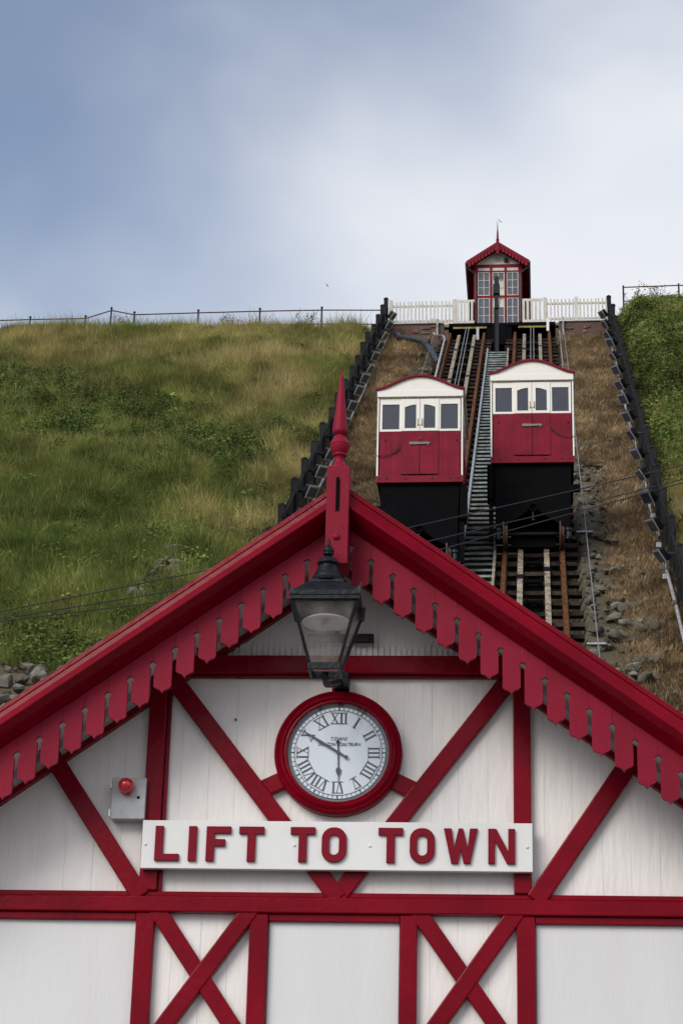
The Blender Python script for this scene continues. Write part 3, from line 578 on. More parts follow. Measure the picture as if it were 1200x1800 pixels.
def flood_proto(side):
    s = 1 if side == 'left' else -1
    t = hthing('floodlight', 'x', 'floodlight', 0, 0, 0)
    tilt = (R(18), s*R(38), s*R(-12))
    h = B(-.05, .05, -.15, .15, -.12, .12).build('housing', M['iron'], t, (s*.25, 0, .02), tilt, bevel=.02)
    for k in range(5): B(-.075, -.051, -.13, .13, -.1+.045*k, -.085+.045*k).build('cooling_fin', M['iron'], h, rot=(0, 0, 0 if s > 0 else math.pi))
    B(.051, .062, -.155, .155, -.125, .125).build('bezel', M['alu'], h, rot=(0, 0, 0 if s > 0 else math.pi)); B(.063, .067, -.12, .12, -.095, .095).build('lens', M['wglass'], h, rot=(0, 0, 0 if s > 0 else math.pi))
    MB().bar((0, 0, .03), (s*.2, 0, .03), .04, .03).build('bracket', M['iron'], t)
    MB().tube([(s*.2, -.02, -.05), (s*.22, -.03, -.22), (s*.2, -.06, -.36)], .01, 5).build('flex', M['greypipe'], t)
    B(s*.2-.045, s*.2+.045, -.1, -.02, -.44, -.35).build('junction_box', M['pvc'], t, bevel=.008)
    return t
for side, u, v0, step, n in (('left', -4.66, 62.6, 2.0, 15), ('right', 4.06, 62.4, 2.2, 15)):
    pr = flood_proto(side)
    for i in range(n):
        o = pr if i == 0 else copy_tree(pr); v = v0-i*step; o.location = H(u, v, tz(v)+.62+random.uniform(-.06, .06)); o.rotation_euler = (0, 0, -AZ+random.uniform(-.2, .2)); o.scale = (1.3, 1.3, 1.3)
        tag(o, f'small black floodlight on the {side} boarded fence, {ORD[i]} from the top' if i else f'small black floodlight on the {side} boarded fence, nearest the top', 'floodlight', 'floodlights along the boarded fences')
cd1 = hthing('conduit', 'white electrical conduit running down the slope beside the left boarded fence', 'conduit', -4.40, 0, Z0)
for a, b in ((60.5, 58.2), (57.6, 55.9), (55.4, 46.2), (45.9, 38.9), (38.2, 36.4)): MB().tube([(random.uniform(-.03, .03), a, T*a+.12), (.03, (a+b)/2, T*(a+b)/2+.1), (random.uniform(-.03, .03), b, T*b+.12)], .036, 8).build('pipe_length', M['pvc'], cd1, smooth=50)
cd2 = hthing('conduit', 'white electrical conduit running down the slope beside the right boarded fence', 'conduit', 3.84, 0, Z0)
for a, b in ((57.5, 52.8), (52.2, 47.6), (47.2, 41.5), (40, 38.2), (37.5, 34.6), (33.4, 29.9), (29.6, 24.5)): MB().tube([(random.uniform(-.03, .03), a, T*a+.12), (random.uniform(-.03, .03), b, T*b+.12)], .04, 8).build('pipe_length', M['pvc'], cd2, smooth=50)

# signal wires beside the tracks, drain and service pipes at the top
for u, va, lb in ((-2.62, 26, 'thin pale signal wire left of the left track'), (2.22, 20, 'thin pale signal wire right of the right track')):
    sg_ = hthing('signal_wire', lb, 'wire', u, 0, Z0)
    MB().tube([(0, 63.2, T*63.2+.12), (.0, 50, T*50+.30), (0, 38, T*38+.30), (0, va, T*va+.3)], .012, 5).build('wire', M['cable'], sg_)
    for v in (63.2,): MB().box(-.03, .03, v-.03, v+.03, T*v-.4, T*v+.30).lathe([(.03, 0), (.045, .02), (.04, .06), (.001, .08)], 8, (0, v, T*v+.3)).build('support', M['pvc'] if v > 60 else M['galv'], sg_)
for v in (35.4, 27.9): tag(B(-.15, .22, -.05, .05, -.04, 0).build('bearer', M['galv'], None, H(2.18, v, tz(v)-.03), (0, 0, -AZ)), 'short pale bearer beside the right track, '+('behind the right carriage' if v > 30 else 'just above the gable roof'), 'bearer')
dp = hthing('drain_pipe', 'black drain pipe snaking from the brick wall to the left track', 'pipe', 0, 0, 0)
def pp(u, v, h): return (u, v, tz(v)+h)
MB().tube([pp(-4.05, 62.0, -.05), pp(-4.05, 61.2, .12), pp(-3.9, 60.4, .16), pp(-3.4, 60.1, .15), pp(-2.75, 59.3, .16)], .105, 10).build('upper_length', M['greypipe'], dp, smooth=50)
MB().tube([pp(-2.85, 58.9, .2), pp(-2.72, 58.5, .2)], .13, 10).build('collar', M['greypipe'], dp, smooth=50); MB().tube([pp(-2.8, 58.8, .2), pp(-2.22, 55.8, .05)], .1, 10).build('lower_length', M['greypipe'], dp, smooth=50)
sp = hthing('service_pipe', 'thin white service pipe hooking round the top of the left track', 'pipe', 0, 0, 0)
MB().tube([pp(-2.62, 60.4, .3), pp(-2.5, 60.0, .3), pp(-2.25, 60.1, .25), pp(-2.17, 59.7, .2), pp(-2.17, 52, .1)], .04, 8).build('pipe', M['pvc'], sp, smooth=50)

# ------------------------------------------------------------------ upper landing
PV, PZ = 63.3, 40.33
ul = hthing('upper_landing', 'black steel landing edge with yellow strips over the heads of the tracks', 'platform', -.2, PV, PZ)
B(-1.98, -.32, .0, 1.4, -.20, -.05).build('deck_edge', M['black'], ul, bevel=.02); B(.28, 2.12, .0, 1.4, -.20, -.05).build('deck_edge', M['black'], ul, bevel=.02)
B(-1.82, -.52, .01, .05, -.29, -.215).build('safety_strip', M['yellow'], ul); B(.70, 1.80, .01, .05, -.29, -.215).build('safety_strip', M['yellow'], ul)
B(-2.15, 2.25, 1.41, 1.5, -3, -.22).build('pit_void_back', M['black'], ul); B(-.318, .278, .02, 1.4, -.4, -.06).build('centre_void_fill', M['black'], ul)  # pit back and centre block are black to paint the dark void
for a, b in ((-2.15, -1.99), (2.13, 2.25)): B(a, b, .02, 1.4, -3, -.33).build('pit_side', M['brick'], ul)
B(-.5, .45, -.6, -.5, -1.3, -.55).build('wheel_guard', M['black'], ul); B(-.9, -.8, -.5, -.4, -1.1, -.5).build('gauge_post', M['galv'], ul); B(1.78, 1.88, -.6, -.5, -.75, -.22).build('hanger', M['cream'], ul)
rw = hthing('retaining_wall', 'old brick and rubble wall under the white picket fence', 'wall', 0, 63.32, 0)
MB().box(-4.62, -2.36, 0, .16, 38.6, 40.26).build('left_wall', M['brick'], rw); B(2.06, 4.0, 0, .16, 38.6, 40.25).build('right_wall', M['brick'], rw)
B(-4.6, -2.37, -.04, .155, 40.261, 40.30).build('coping', M['rock'], rw); B(2.07, 3.98, -.04, .155, 40.251, 40.29).build('coping', M['rock'], rw)
for k in range(16):
    x_ = random.uniform(-4.5, -2.5) if k < 9 else random.uniform(2.2, 3.9); z_ = random.uniform(39.7, 40.18); a, b = random.uniform(.12, .4), random.uniform(.08, .16)
    B(x_-a/2, x_+a/2, -.04, .02, z_-b/2, z_+b/2).build('stone', M['rock' if k % 3 else 'brick'], rw, bevel=.02)
# landing floor
struct(B(-4.6, 4.0, 0, 7, -.12, 0).build('landing_floor', M['paving'], None, H(0, PV+.16, PZ-.02), (0, 0, -AZ)))

# picket fence
pf = hthing('picket_fence', 'cream picket fence with two slotted gates along the top landing', 'fence', 0, 63.52, PZ-.01)
pk_m = MB().prism([(-.032, 0), (.032, 0), (.032, 1.03), (0, 1.07), (-.032, 1.03)], -.012, .012).mesh('picket', M['picket'])
for a, b in ((-4.38, -2.02), (1.62, 3.9)):
    n = int((b-a)/.142)
    for k in range(n+1): put('picket', pk_m, pf, (a+(b-a)*k/n, random.uniform(-.005, .005), random.uniform(-.02, .01)), (0, random.uniform(-.02, .02), 0))
    for z_ in (.2, .86): B(a-.05, b+.05, .013, .05, z_-.04, z_+.04).build('rail', M['picket'], pf)
for a in (-4.46, -1.96, 1.54, 2.75): B(a-.07, a+.07, -.03, .07, -.1, 1.12).build('post', M['picket'], pf, bevel=.01)
for a, b in ((-1.88, -1.2), (.66, 1.45)):
    g = B(a, b, -.02, .02, .98, 1.08).build('gate', M['picket'], pf); B(a, b, -.02, .02, .02, .16).build('gate_rail', M['picket'], g)
    n = 5
    for k in range(n): w_ = (b-a)/n; B(a+w_*k, a+w_*k+w_*.62, -.02, .02, .161, .979).build('slat', M['picket'], g)
tp = hthing('covered_mound', 'cream sheeted mound behind the left picket fence', 'sheet', -2.75, 64.4, PZ)
MB().add([(-.55, 0, 0), (.75, 0, 0), (.75, .9, 0), (-.55, .9, 0), (-.5, .05, .35), (.7, .05, .45), (.7, .8, .5), (-.5, .8, .4), (-.2, .1, .85), (.55, .1, .62), (.55, .7, .66), (-.2, .7, .88)], [(3, 2, 1, 0), (0, 1, 5, 4), (1, 2, 6, 5), (2, 3, 7, 6), (3, 0, 4, 7), (4, 5, 9, 8), (5, 6, 10, 9), (6, 7, 11, 10), (7, 4, 8, 11), (8, 9, 10, 11)]).build('sheet', M['tarp'], tp, bevel=.05)

# ------------------------------------------------------------------ upper station kiosk
ks = hthing('upper_station', 'narrow red upper station with gable roof and small-paned windows at the cliff top', 'building', -.285, 63.75, PZ+.02)
KL = 6
kw = B(-.93, .93, .06, KL, 0, 2.72).build('wall', M['redfar'], ks)
MB().prism([(-.93, 2.721), (.93, 2.721), (0, 3.36)], .05, KL).build('gable_wall', M['cream'], ks)
for a, b in ((-.945, -.79), (-.315, -.225), (.255, .335), (.80, .945)): B(a, b, -.03, .0595, 0, 2.62).build('post', M['redfar'], ks, bevel=.006)
for z0_, z1_ in ((0, .06), (1.24, 1.34), (2.38, 2.44), (2.58, 2.72)): B(-.945, .945, -.02, .0575, z0_, z1_).build('rail', M['redfar'], ks, bevel=.006)
for ci, (a, b) in enumerate(((-.788, -.317), (-.223, .253), (.337, .798))):
    B(a, b, .0, .05, 2.442, 2.578).build('transom_panel', M['picket'], ks)
    for ri, (z0_, z1_) in enumerate(((.062, 1.238), (1.342, 2.378))):
        wn = MB(); t_ = .032; wn.box(a, a+t_, -.004, .05, z0_, z1_); wn.box(b-t_, b, -.004, .05, z0_, z1_); wn.box(a+t_, b-t_, -.004, .05, z0_, z0_+t_); wn.box(a+t_, b-t_, -.004, .05, z1_-t_, z1_)
        wo = wn.build('window', M['picket'], ks); gb = MB(); mid = (a+b)/2; gb.box(mid-.014, mid+.014, .0, .04, z0_+t_, z1_-t_)
        for k in (1, 2): zz = z0_+t_+(z1_-z0_-2*t_)*k/3; gb.box(a+t_, mid-.0142, .002, .038, zz-.012, zz+.012); gb.box(mid+.0142, b-t_, .002, .038, zz-.012, zz+.012)
        gb.build('glazing_bar', M['picket'], wo)
        for i_ in range(2):
            for k in range(3):
                xa, xb = (a+t_, mid) if i_ == 0 else (mid, b-t_); za = z0_+t_+(z1_-z0_-2*t_)*k/3; zb = z0_+t_+(z1_-z0_-2*t_)*(k+1)/3
                blind = ci == 1 and ((ri == 1 and k < 2) or (ri == 0 and k == 2))
                B(xa, xb, .018+.002*i_, .024+.002*i_, za, zb).build('pane', M['picket'] if blind else M['kglass'], wo)
KA, KS = 3.52, .69
for s in (-1, 1):
    V = [(0, KA), (s*1.22, KA-1.22*KS), (s*1.22, KA-.06-1.22*KS), (0, KA-.06)]
    MB().prism(V, -.30, KL+.3).build('roof_slope', M['roof'], ks)
    MB().prism([(0, KA-.061), (s*1.2, KA-.061-1.2*KS), (s*1.2, KA-.10-1.2*KS), (0, KA-.10)], -.28, KL+.2).build('soffit', M['redfar'], ks)
    MB().prism([(0, KA+.03), (s*1.24, KA+.03-1.24*KS), (s*1.24, KA-.12-1.24*KS), (0, KA-.12)], -.37, -.305).build('verge_board', M['redfar'], ks)
    for k in range(9):
        xa, xb = s*(.03+.128*k), s*(.03+.128*k+.105); zt_ = lambda q: KA-.121-abs(q)*KS; mx_ = (xa+xb)/2
        MB().prism([(xa, zt_(xa)), (xb, zt_(xb)), (xb, zt_(mx_)-.16), (mx_, zt_(mx_)-.2), (xa, zt_(mx_)-.16)], -.36, -.335).build('bargeboard', M['redfar'], ks)
    MB().tube([(s*1.22, -.35, KA-1.22*KS-.06), (s*1.22, KL, KA-1.22*KS-.06)], .06, 8).build('gutter', M['greypipe'], ks)
    MB().tube([(s*1.22, -.28, KA-1.22*KS-.1), (s*1.2, -.25, KA-1.22*KS-.22), (s*.98, -.08, KA-1.22*KS-.3), (s*.87, -.06, KA-1.22*KS-.4), (s*.87, -.06, .15)], .035, 8).build('down_pipe', M['greypipe'], ks, smooth=50)
B(-.06, .06, -.42, -.30, 2.98, KA+.1).build('finial_post', M['redfar'], ks, bevel=.01)
MB().lathe([(.05, 0), (.06, .05), (.03, .09), (.05, .15), (.035, .2), (.04, .25), (.02, .5), (.005, .86)], 12, (0, -.36, KA+.1)).build('finial_spire', M['redfar'], ks, smooth=50)
MB().lathe([(.10, 0), (.10, -.03), (.001, -.035)], 20, (0, .05, 2.95), 'y').build('gable_disc', M['boxgrey'], ks, smooth=40)
B(.25, .40, -.09, .04, 2.82, 2.97).build('gable_lamp', M['iron'], ks, bevel=.01)
mp_ = hthing('mast', 'dark steel mast with camera boxes in front of the upper station', 'mast', -.235, 58.1, tz(58.1)-.3)
MB().box(-.075, .075, -.02, .02, 0, 2.0).box(-.075, -.06, -.07, .07, 0, 2.0).box(.06, .075, -.07, .07, 0, 2.0).build('lower_post', M['iron'], mp_); B(-.075, .075, -.075, .075, 2.001, 2.75).build('upper_post', M['iron'], mp_)
B(-.13, .12, -.14, .1, 2.55, 2.95).build('camera_box', M['iron'], mp_, bevel=.02); B(-.08, .08, -.09, .1, 2.96, 3.28).build('head_box', M['iron'], mp_, bevel=.02); MB().tube([(.1, -.05, 2.6), (.13, -.05, 2.4), (.1, -.04, 2.1), (.05, 0, 1.9)], .012, 5).build('flex', M['iron'], mp_)

# ------------------------------------------------------------------ cliff-top railings
rl = hthing('railing', 'thin iron railing along the grassy skyline on the left', 'railing', 0, 64.4, 0)
PT = [(-24.0, 41.3), (-19.0, 41.36), (-16.75, 41.36), (-15.72, 41.70), (-14.78, 41.49), (-12.2, 41.52), (-9.73, 41.54), (-7.26, 41.54), (-4.75, 41.48)]
for u, z in PT: MB().tube([(u, 0, z-1.5), (u, 0, z+.06)], .035, 8).lathe([(.02, 0), (.055, .04), (.04, .09), (.001, .11)], 8, (u, 0, z+.05)).build('post', M['iron'], rl, smooth=50)
MB().tube([(u, 0, z) for u, z in PT], .024, 6).build('top_rail', M['rust'], rl); MB().tube([(u, 0, z-.62) for u, z in PT], .022, 6).build('lower_rail', M['rust'], rl)
r2 = hthing('railing', 'thin iron railing above the scrub on the right', 'railing', 0, 64.6, 0)
PT = [(4.62, 42.40), (6.78, 42.44), (9.0, 42.46), (12, 42.5)]
for u, z in PT: MB().tube([(u, 0, z-1.5), (u, 0, z+.08)], .035, 8).build('post', M['iron'], r2, smooth=50)
MB().tube([(u, 0, z) for u, z in PT], .024, 6).build('top_rail', M['rust'], r2); MB().tube([(u, 0, z-.62) for u, z in PT], .022, 6).build('lower_rail', M['rust'], r2)

# ------------------------------------------------------------------ overhead wires behind the gable
for lb, P in (('highest', [(-12, 9.35), (-5.39, 10.75), (-2.55, 11.38), (-.35, 11.9), (2.25, 12.55), (3.27, 12.83), (9, 14.5)]), ('middle', [(-12, 9.6), (-5.38, 10.65), (-2.91, 11.1), (-.14, 11.70), (1.84, 12.22), (3.26, 12.63), (9, 14.4)]), ('lowest', [(-12, 9.7), (-5.38, 10.62), (-3.19, 10.92), (.08, 11.60), (2.72, 12.40), (3.26, 12.58), (9, 14.35)])):
    tag(MB().tube([(x_, 14+.05*i_, z_) for i_, (x_, z_) in enumerate(P)], .0075, 5).build('overhead_wire', M['wire']), f'{lb} of three dark overhead wires crossing in front of the carriages', 'wire', 'overhead wires')

# ------------------------------------------------------------------ gulls
def gull(loc, label, bank, yaw):
    g = thing('gull', label, 'bird', loc, yaw); g.rotation_euler = (0, bank, yaw)
    MB().lathe([(.01, -.28), (.05, -.2), (.075, -.05), (.07, .08), (.045, .18), (.04, .23), (.012, .29)], 10, ax='y').build('body', M['gull'], g, smooth=60)
    for s in (-1, 1): MB().add([(0, -.1, .02), (0, .1, .02), (s*.32, .13, .16), (s*.32, -.05, .16), (s*.75, -.04, .07), (s*.72, -.12, .07), (0, -.1, .045), (0, .1, .045), (s*.32, .13, .18), (s*.32, -.05, .18), (s*.75, -.04, .08), (s*.72, -.12, .08)], [(0, 1, 2, 3), (3, 2, 4, 5), (6, 9, 8, 7), (9, 11, 10, 8), (0, 3, 9, 6), (3, 5, 11, 9), (1, 7, 8, 2), (2, 8, 10, 4), (4, 10, 11, 5)]).build('wing', M['gull'], g)
def ray(px, py, t):
    d = rt*((px-600)/3800)+up*(-(py-900)/3800)+fw; return Vector((.833, -11.5, 1.6))+d*t
gull(ray(575, 502, 560), 'tiny gull gliding in the sky left of the upper station', R(8), R(70)); gull(ray(878, 389, 560), 'tiny gull in the sky just above the upper station spire', R(35), R(20))
# ------------------------------------------------------------------ stones, parts of the hillside
def rock_mesh(seed):
    r = random.Random(seed); bm = bmesh.new(); bmesh.ops.create_icosphere(bm, subdivisions=2, radius=1)
    cuts = [(Vector((r.gauss(0, 1), r.gauss(0, 1), r.gauss(0, 1))).normalized(), r.uniform(.42, .78)) for _ in range(11)]
    for v in bm.verts:
        for n_, d_ in cuts:
            e = v.co.dot(n_)-d_
            if e > 0: v.co -= n_*e*.98
        v.co *= 1+r.uniform(-.04, .04)
    me = bpy.data.meshes.new('stone'); bm.to_mesh(me); bm.free(); me.materials.append(M['rock'])
    for p in me.polygons: p.use_smooth = True
    me.set_sharp_from_angle(angle=R(20)); return me
RK = [rock_mesh(100+i) for i in range(9)]
nst = 0
def stone(u, v, sz, sink=.25, flat=.75):
    global nst
    z = float(hz(u, v)); o = put('stone', RK[nst % 9], hill, (u, v, z+.05+sz*(.66-sink)), (random.uniform(-.4, .4)+.3, random.uniform(-.4, .4), random.uniform(0, 6.3)))
    o.scale = (sz*random.uniform(.8, 1.25), sz*random.uniform(.7, 1.1), sz*flat*random.uniform(.7, 1.1)); nst += 1
rs = random.Random(5)
for _ in range(150):                                     # rubble along the right track
    v = 25+rs.random()**1.3*20; f = rs.random(); stone(2.14+f**1.6*1.15+(.25 if v < 32 else 0)*f, v, rs.uniform(.07, .17)*(1.3 if v < 31 else 1))
for _ in range(14): stone(rs.uniform(2.2, 3.6), rs.uniform(44, 61), rs.uniform(.05, .13), .35)
for _ in range(9): stone(rs.uniform(2.9, 3.6), rs.uniform(26, 44), rs.uniform(.06, .14), .3)
for _ in range(58):                                      # tumbled rocks on the left near the roof
    u = rs.uniform(-9.1, -7.1); v = rs.uniform(23.2, 25.9); stone(u, v-.3*max(0, u+8.0), rs.uniform(.10, .24), .1)
for _ in range(34): stone(-6.75+rs.gauss(0, .38), 31.0+rs.gauss(0, .6), rs.uniform(.08, .2), .22)
for _ in range(18): stone(rs.uniform(-3.3, -2.25), rs.uniform(53, 59.5), rs.uniform(.08, .2), .25)
for _ in range(16): stone(rs.uniform(-3.1, -2.3), rs.uniform(33, 42), rs.uniform(.1, .22), .25)

# smaller rubble between them, too many to count
sv, sf, nb_ = [], [], 0
for _ in range(420):
    q = rs.random()
    if q < .62: u, v = 2.12+rs.random()**1.5*1.2, 24+rs.random()*24
    elif q < .74: u, v = rs.uniform(-9.1, -7.0), rs.uniform(23.2, 26)
    elif q < .84: u, v = -6.75+rs.gauss(0, .4), 31+rs.gauss(0, .7)
    else: u, v = rs.uniform(-3.3, -2.2), rs.uniform(52, 60) if q < .93 else rs.uniform(33, 42)
    me_ = RK[rs.randrange(9)]; k_ = rs.uniform(.035, .085); rm = Matrix.Rotation(rs.uniform(0, 6.28), 3, 'Z') @ Matrix.Rotation(rs.uniform(0, 6.28), 3, 'X'); z_ = float(hz(u, v))+.05
    sv += [tuple(rm @ (vv.co*k_)+Vector((u, v, z_))) for vv in me_.vertices]; sf += [tuple(i_+nb_ for i_ in p.vertices) for p in me_.polygons]; nb_ += len(me_.vertices)
rb_ = bpy.data.meshes.new('small_rubble'); rb_.from_pydata(sv, [], sf); rb_.materials.append(M['rock']); struct(put('small_rubble', rb_, hill), 'stuff')

# ------------------------------------------------------------------ grass, scrub and ground cover (stuff)
def leafmat(name, cols, trans=.25, rough=.6):
    # colour from each clump's own 'tone' (0..1 along the ramp) and a little random
    m = bpy.data.materials.new(name); m.use_nodes = True; t = m.node_tree; n = t.nodes; l = t.links; n.remove(n['Principled BSDF']); o = n['Material Output']
    at = n.new('ShaderNodeAttribute'); at.attribute_type = 'INSTANCER'; at.attribute_name = 'tone'
    rp = n.new('ShaderNodeValToRGB'); e = rp.color_ramp.elements
    while len(e) < len(cols): e.new(.5)
    for i, (p, c) in enumerate(cols): e[i].position = p; e[i].color = (*c, 1)
    l.new(at.outputs['Fac'], rp.inputs[0])
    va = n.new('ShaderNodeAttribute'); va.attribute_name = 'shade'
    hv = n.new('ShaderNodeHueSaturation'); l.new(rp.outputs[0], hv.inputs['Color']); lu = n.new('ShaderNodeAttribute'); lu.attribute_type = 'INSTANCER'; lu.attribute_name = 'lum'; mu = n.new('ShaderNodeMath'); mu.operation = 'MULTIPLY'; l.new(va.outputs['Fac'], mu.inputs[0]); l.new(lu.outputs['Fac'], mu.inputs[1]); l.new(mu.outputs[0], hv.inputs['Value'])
    d = n.new('ShaderNodeBsdfDiffuse'); l.new(hv.outputs[0], d.inputs[0]); tr = n.new('ShaderNodeBsdfTranslucent'); l.new(hv.outputs[0], tr.inputs[0])
    x_ = n.new('ShaderNodeMixShader'); x_.inputs[0].default_value = trans; l.new(d.outputs[0], x_.inputs[1]); l.new(tr.outputs[0], x_.inputs[2]); l.new(x_.outputs[0], o.inputs[0])
    return m
GRASS = leafmat('hill_grass', [(0, (.105, .155, .04)), (.3, (.215, .245, .07)), (.6, (.375, .33, .125)), (1, (.58, .465, .25))])
SCRUB = leafmat('bramble_leaves', [(0, (.05, .085, .027)), (.5, (.125, .165, .045)), (1, (.27, .31, .085))], .2)
DRY = leafmat('matted_dry_grass', [(0, (.16, .125, .075)), (.5, (.33, .235, .135)), (1, (.52, .40, .235))], .15)
def leaf_obj(name, V, F, shade, m):
    me = bpy.data.meshes.new(name); me.from_pydata(V, [], F); me.materials.append(m)
    a = me.attributes.new('shade', 'FLOAT', 'POINT'); a.data.foreach_set('value', np.array(shade, dtype=np.float32)); return bpy.data.objects.new(name, me)
def tuft(name, seed, nb, h, spread, lean, wd, m, seg=2):
    r = random.Random(seed); V = []; F = []; sh = []
    for _ in range(nb):
        a = r.uniform(0, 6.283); d0 = r.random()**.7*spread; bx, by = d0*math.cos(a), d0*math.sin(a); a2 = a+r.uniform(-.9, .9); ht = h*r.uniform(.55, 1.1); le = lean*ht*r.uniform(.2, 1.2); w_ = wd*r.uniform(.6, 1.2)
        ca, sa = math.cos(a2+1.57+r.uniform(-.5, .5)), math.sin(a2+1.57); s_ = r.uniform(.72, 1.3); b = len(V)
        for k in range(seg):
            t_ = k/seg; x_ = bx+math.cos(a2)*le*t_**1.8; y_ = by+math.sin(a2)*le*t_**1.8-.12*h*t_**2; z_ = ht*(t_-.12*t_*t_); ww = w_*(1-.45*t_)
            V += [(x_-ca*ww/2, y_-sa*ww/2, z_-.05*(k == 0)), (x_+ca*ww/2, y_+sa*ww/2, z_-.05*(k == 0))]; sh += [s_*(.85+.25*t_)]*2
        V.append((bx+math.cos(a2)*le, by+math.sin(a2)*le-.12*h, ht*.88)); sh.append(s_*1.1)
        for k in range(seg-1): F.append((b+2*k, b+2*k+1, b+2*k+3, b+2*k+2))
        F.append((b+2*seg-2, b+2*seg-1, b+2*seg))
    return leaf_obj(name, V, F, sh, m)
def clump(name, seed, n, rad, h, ls, m):
    r = random.Random(seed); V = []; F = []; sh = []
    for _ in range(n):
        a = r.uniform(0, 6.283); q = r.random()**.5; rr = rad*q*r.uniform(.7, 1.1); z = h*(1-q*q)*r.uniform(.35, 1.1)+.02; c = Vector((rr*math.cos(a), rr*math.sin(a), z))
        nn = Vector((math.cos(a)*q+r.gauss(0, .4), math.sin(a)*q+r.gauss(0, .4), .9+r.gauss(0, .3))).normalized(); t_ = nn.cross(Vector((r.gauss(0, 1), r.gauss(0, 1), r.gauss(0, 1)))).normalized(); b_ = nn.cross(t_); L_ = ls*r.uniform(.6, 1.3); b = len(V); s_ = r.uniform(.6, 1.35)
        V += [c-t_*L_*.6, c+b_*L_*.38-t_*.1*L_, c+t_*L_*.6-nn*.12*L_, c-b_*L_*.38-t_*.1*L_]; F.append((b, b+1, b+2, b+3)); sh += [s_]*4
    return leaf_obj(name, [tuple(v) for v in V], F, sh, m)
def coll(name, obs):
    c = bpy.data.collections.new(name)
    for o in obs: c.objects.link(o)
    return c
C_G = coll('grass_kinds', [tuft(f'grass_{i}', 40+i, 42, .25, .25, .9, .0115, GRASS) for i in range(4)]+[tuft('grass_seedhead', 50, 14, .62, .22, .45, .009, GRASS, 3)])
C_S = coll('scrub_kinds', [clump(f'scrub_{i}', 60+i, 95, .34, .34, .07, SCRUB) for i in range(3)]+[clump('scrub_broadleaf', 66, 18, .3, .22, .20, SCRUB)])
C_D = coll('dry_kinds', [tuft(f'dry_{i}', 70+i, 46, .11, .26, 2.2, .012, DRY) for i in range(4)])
def scatter(name, u, v, scl, kind, tone, col, lean_down=.25, con=1.):
    n = len(u); lum = np.clip(1+con*(fbm(u/1.1, v/1.6, 81)*.6+fbm(u/.4, v/.5, 83)*1.0)+rng.normal(0, .1, n), .35, 1.7); z = hz(u, v); me = bpy.data.meshes.new(name); me.vertices.add(n); me.vertices.foreach_set('co', np.stack([u, v, z], -1).astype(np.float32).ravel())  # lum: random clump brightness, its darks also painting shaded hollows and gaps
    def at(nm, ty, arr):
        a = me.attributes.new(nm, ty, 'POINT'); a.data.foreach_set('vector' if ty == 'FLOAT_VECTOR' else 'value', np.ascontiguousarray(arr).ravel())
    rot = np.stack([rng.normal(lean_down, .15, n), rng.normal(0, .15, n), rng.uniform(0, 6.283, n) if lean_down < .05 else rng.normal(0, 1.2, n)], -1).astype(np.float32)
    at('rot', 'FLOAT_VECTOR', rot); at('scl', 'FLOAT', scl.astype(np.float32)); at('kind', 'INT', kind.astype(np.int32)); at('lum', 'FLOAT', lum.astype(np.float32)); at('tone', 'FLOAT', np.clip(tone, 0, 1).astype(np.float32))
    o = put(name, me, rot=(0, 0, -AZ)); ng = bpy.data.node_groups.new(name, 'GeometryNodeTree'); ng.interface.new_socket('Geometry', in_out='INPUT', socket_type='NodeSocketGeometry'); ng.interface.new_socket('Geometry', in_out='OUTPUT', socket_type='NodeSocketGeometry')
    g = ng.nodes; gi = g.new('NodeGroupInput'); go = g.new('NodeGroupOutput'); ip = g.new('GeometryNodeInstanceOnPoints'); ci = g.new('GeometryNodeCollectionInfo'); ci.inputs['Collection'].default_value = col; ci.inputs['Separate Children'].default_value = True; ci.inputs['Reset Children'].default_value = True
    def na(nm, ty): q = g.new('GeometryNodeInputNamedAttribute'); q.data_type = ty; q.inputs['Name'].default_value = nm; return [s for s in q.outputs if s.enabled and s.name == 'Attribute'][0]
    er = g.new('FunctionNodeEulerToRotation'); k = ng.links.new
    k(gi.outputs[0], ip.inputs['Points']); k(ci.outputs[0], ip.inputs['Instance']); ip.inputs['Pick Instance'].default_value = True; k(na('kind', 'INT'), ip.inputs['Instance Index']); k(na('rot', 'FLOAT_VECTOR'), er.inputs[0]); k(er.outputs[0], ip.inputs['Rotation']); k(na('scl', 'FLOAT'), ip.inputs['Scale']); k(ip.outputs[0], go.inputs[0])
    md = o.modifiers.new('scatter', 'NODES'); md.node_group = ng; return struct(o, 'stuff')
def blobs(u, v, L_):
    s = np.zeros_like(u)
    for bu, bv, ru, rv in L_: s = np.maximum(s, np.exp(-((u-bu)/ru)**2-((v-bv)/rv)**2))
    return s
BR = [(-17.4, 52.5, 2.2, 2.6), (-15.2, 51.2, 2, 2.4), (-13.4, 49.8, 1.8, 2.2), (-11.3, 47.6, 1.6, 2), (-9.6, 45.6, 1.3, 1.5), (-7.3, 42.3, 1.1, 1.7), (-8.5, 44.2, 1, 1.2), (-5.6, 44.3, .9, .9), (-12.5, 46, 1.5, 1.0), (-6.9, 34.3, 1.0, 1.1), (-7.6, 34.6, .7, .8), (-8.4, 27.3, 1.1, .8), (-7.7, 26.6, .8, .6), (-20, 55, 3, 3), (-24, 56, 4, 4)]
TAN = [(-13, 57.5, 2.6, 2.3), (-9.3, 55, 2.6, 3.2), (-7, 50, 1.8, 3.2), (-5.3, 41, 1.1, 4), (-6.3, 57.5, 2, 2), (-5.2, 36, 1.0, 3), (-16.8, 60.5, 3, 1.6), (-11.7, 60, 3, 2), (-5.5, 47, .9, 2), (-8, 62, 4, 1.8), (-7.2, 37.5, .8, 1.0)]
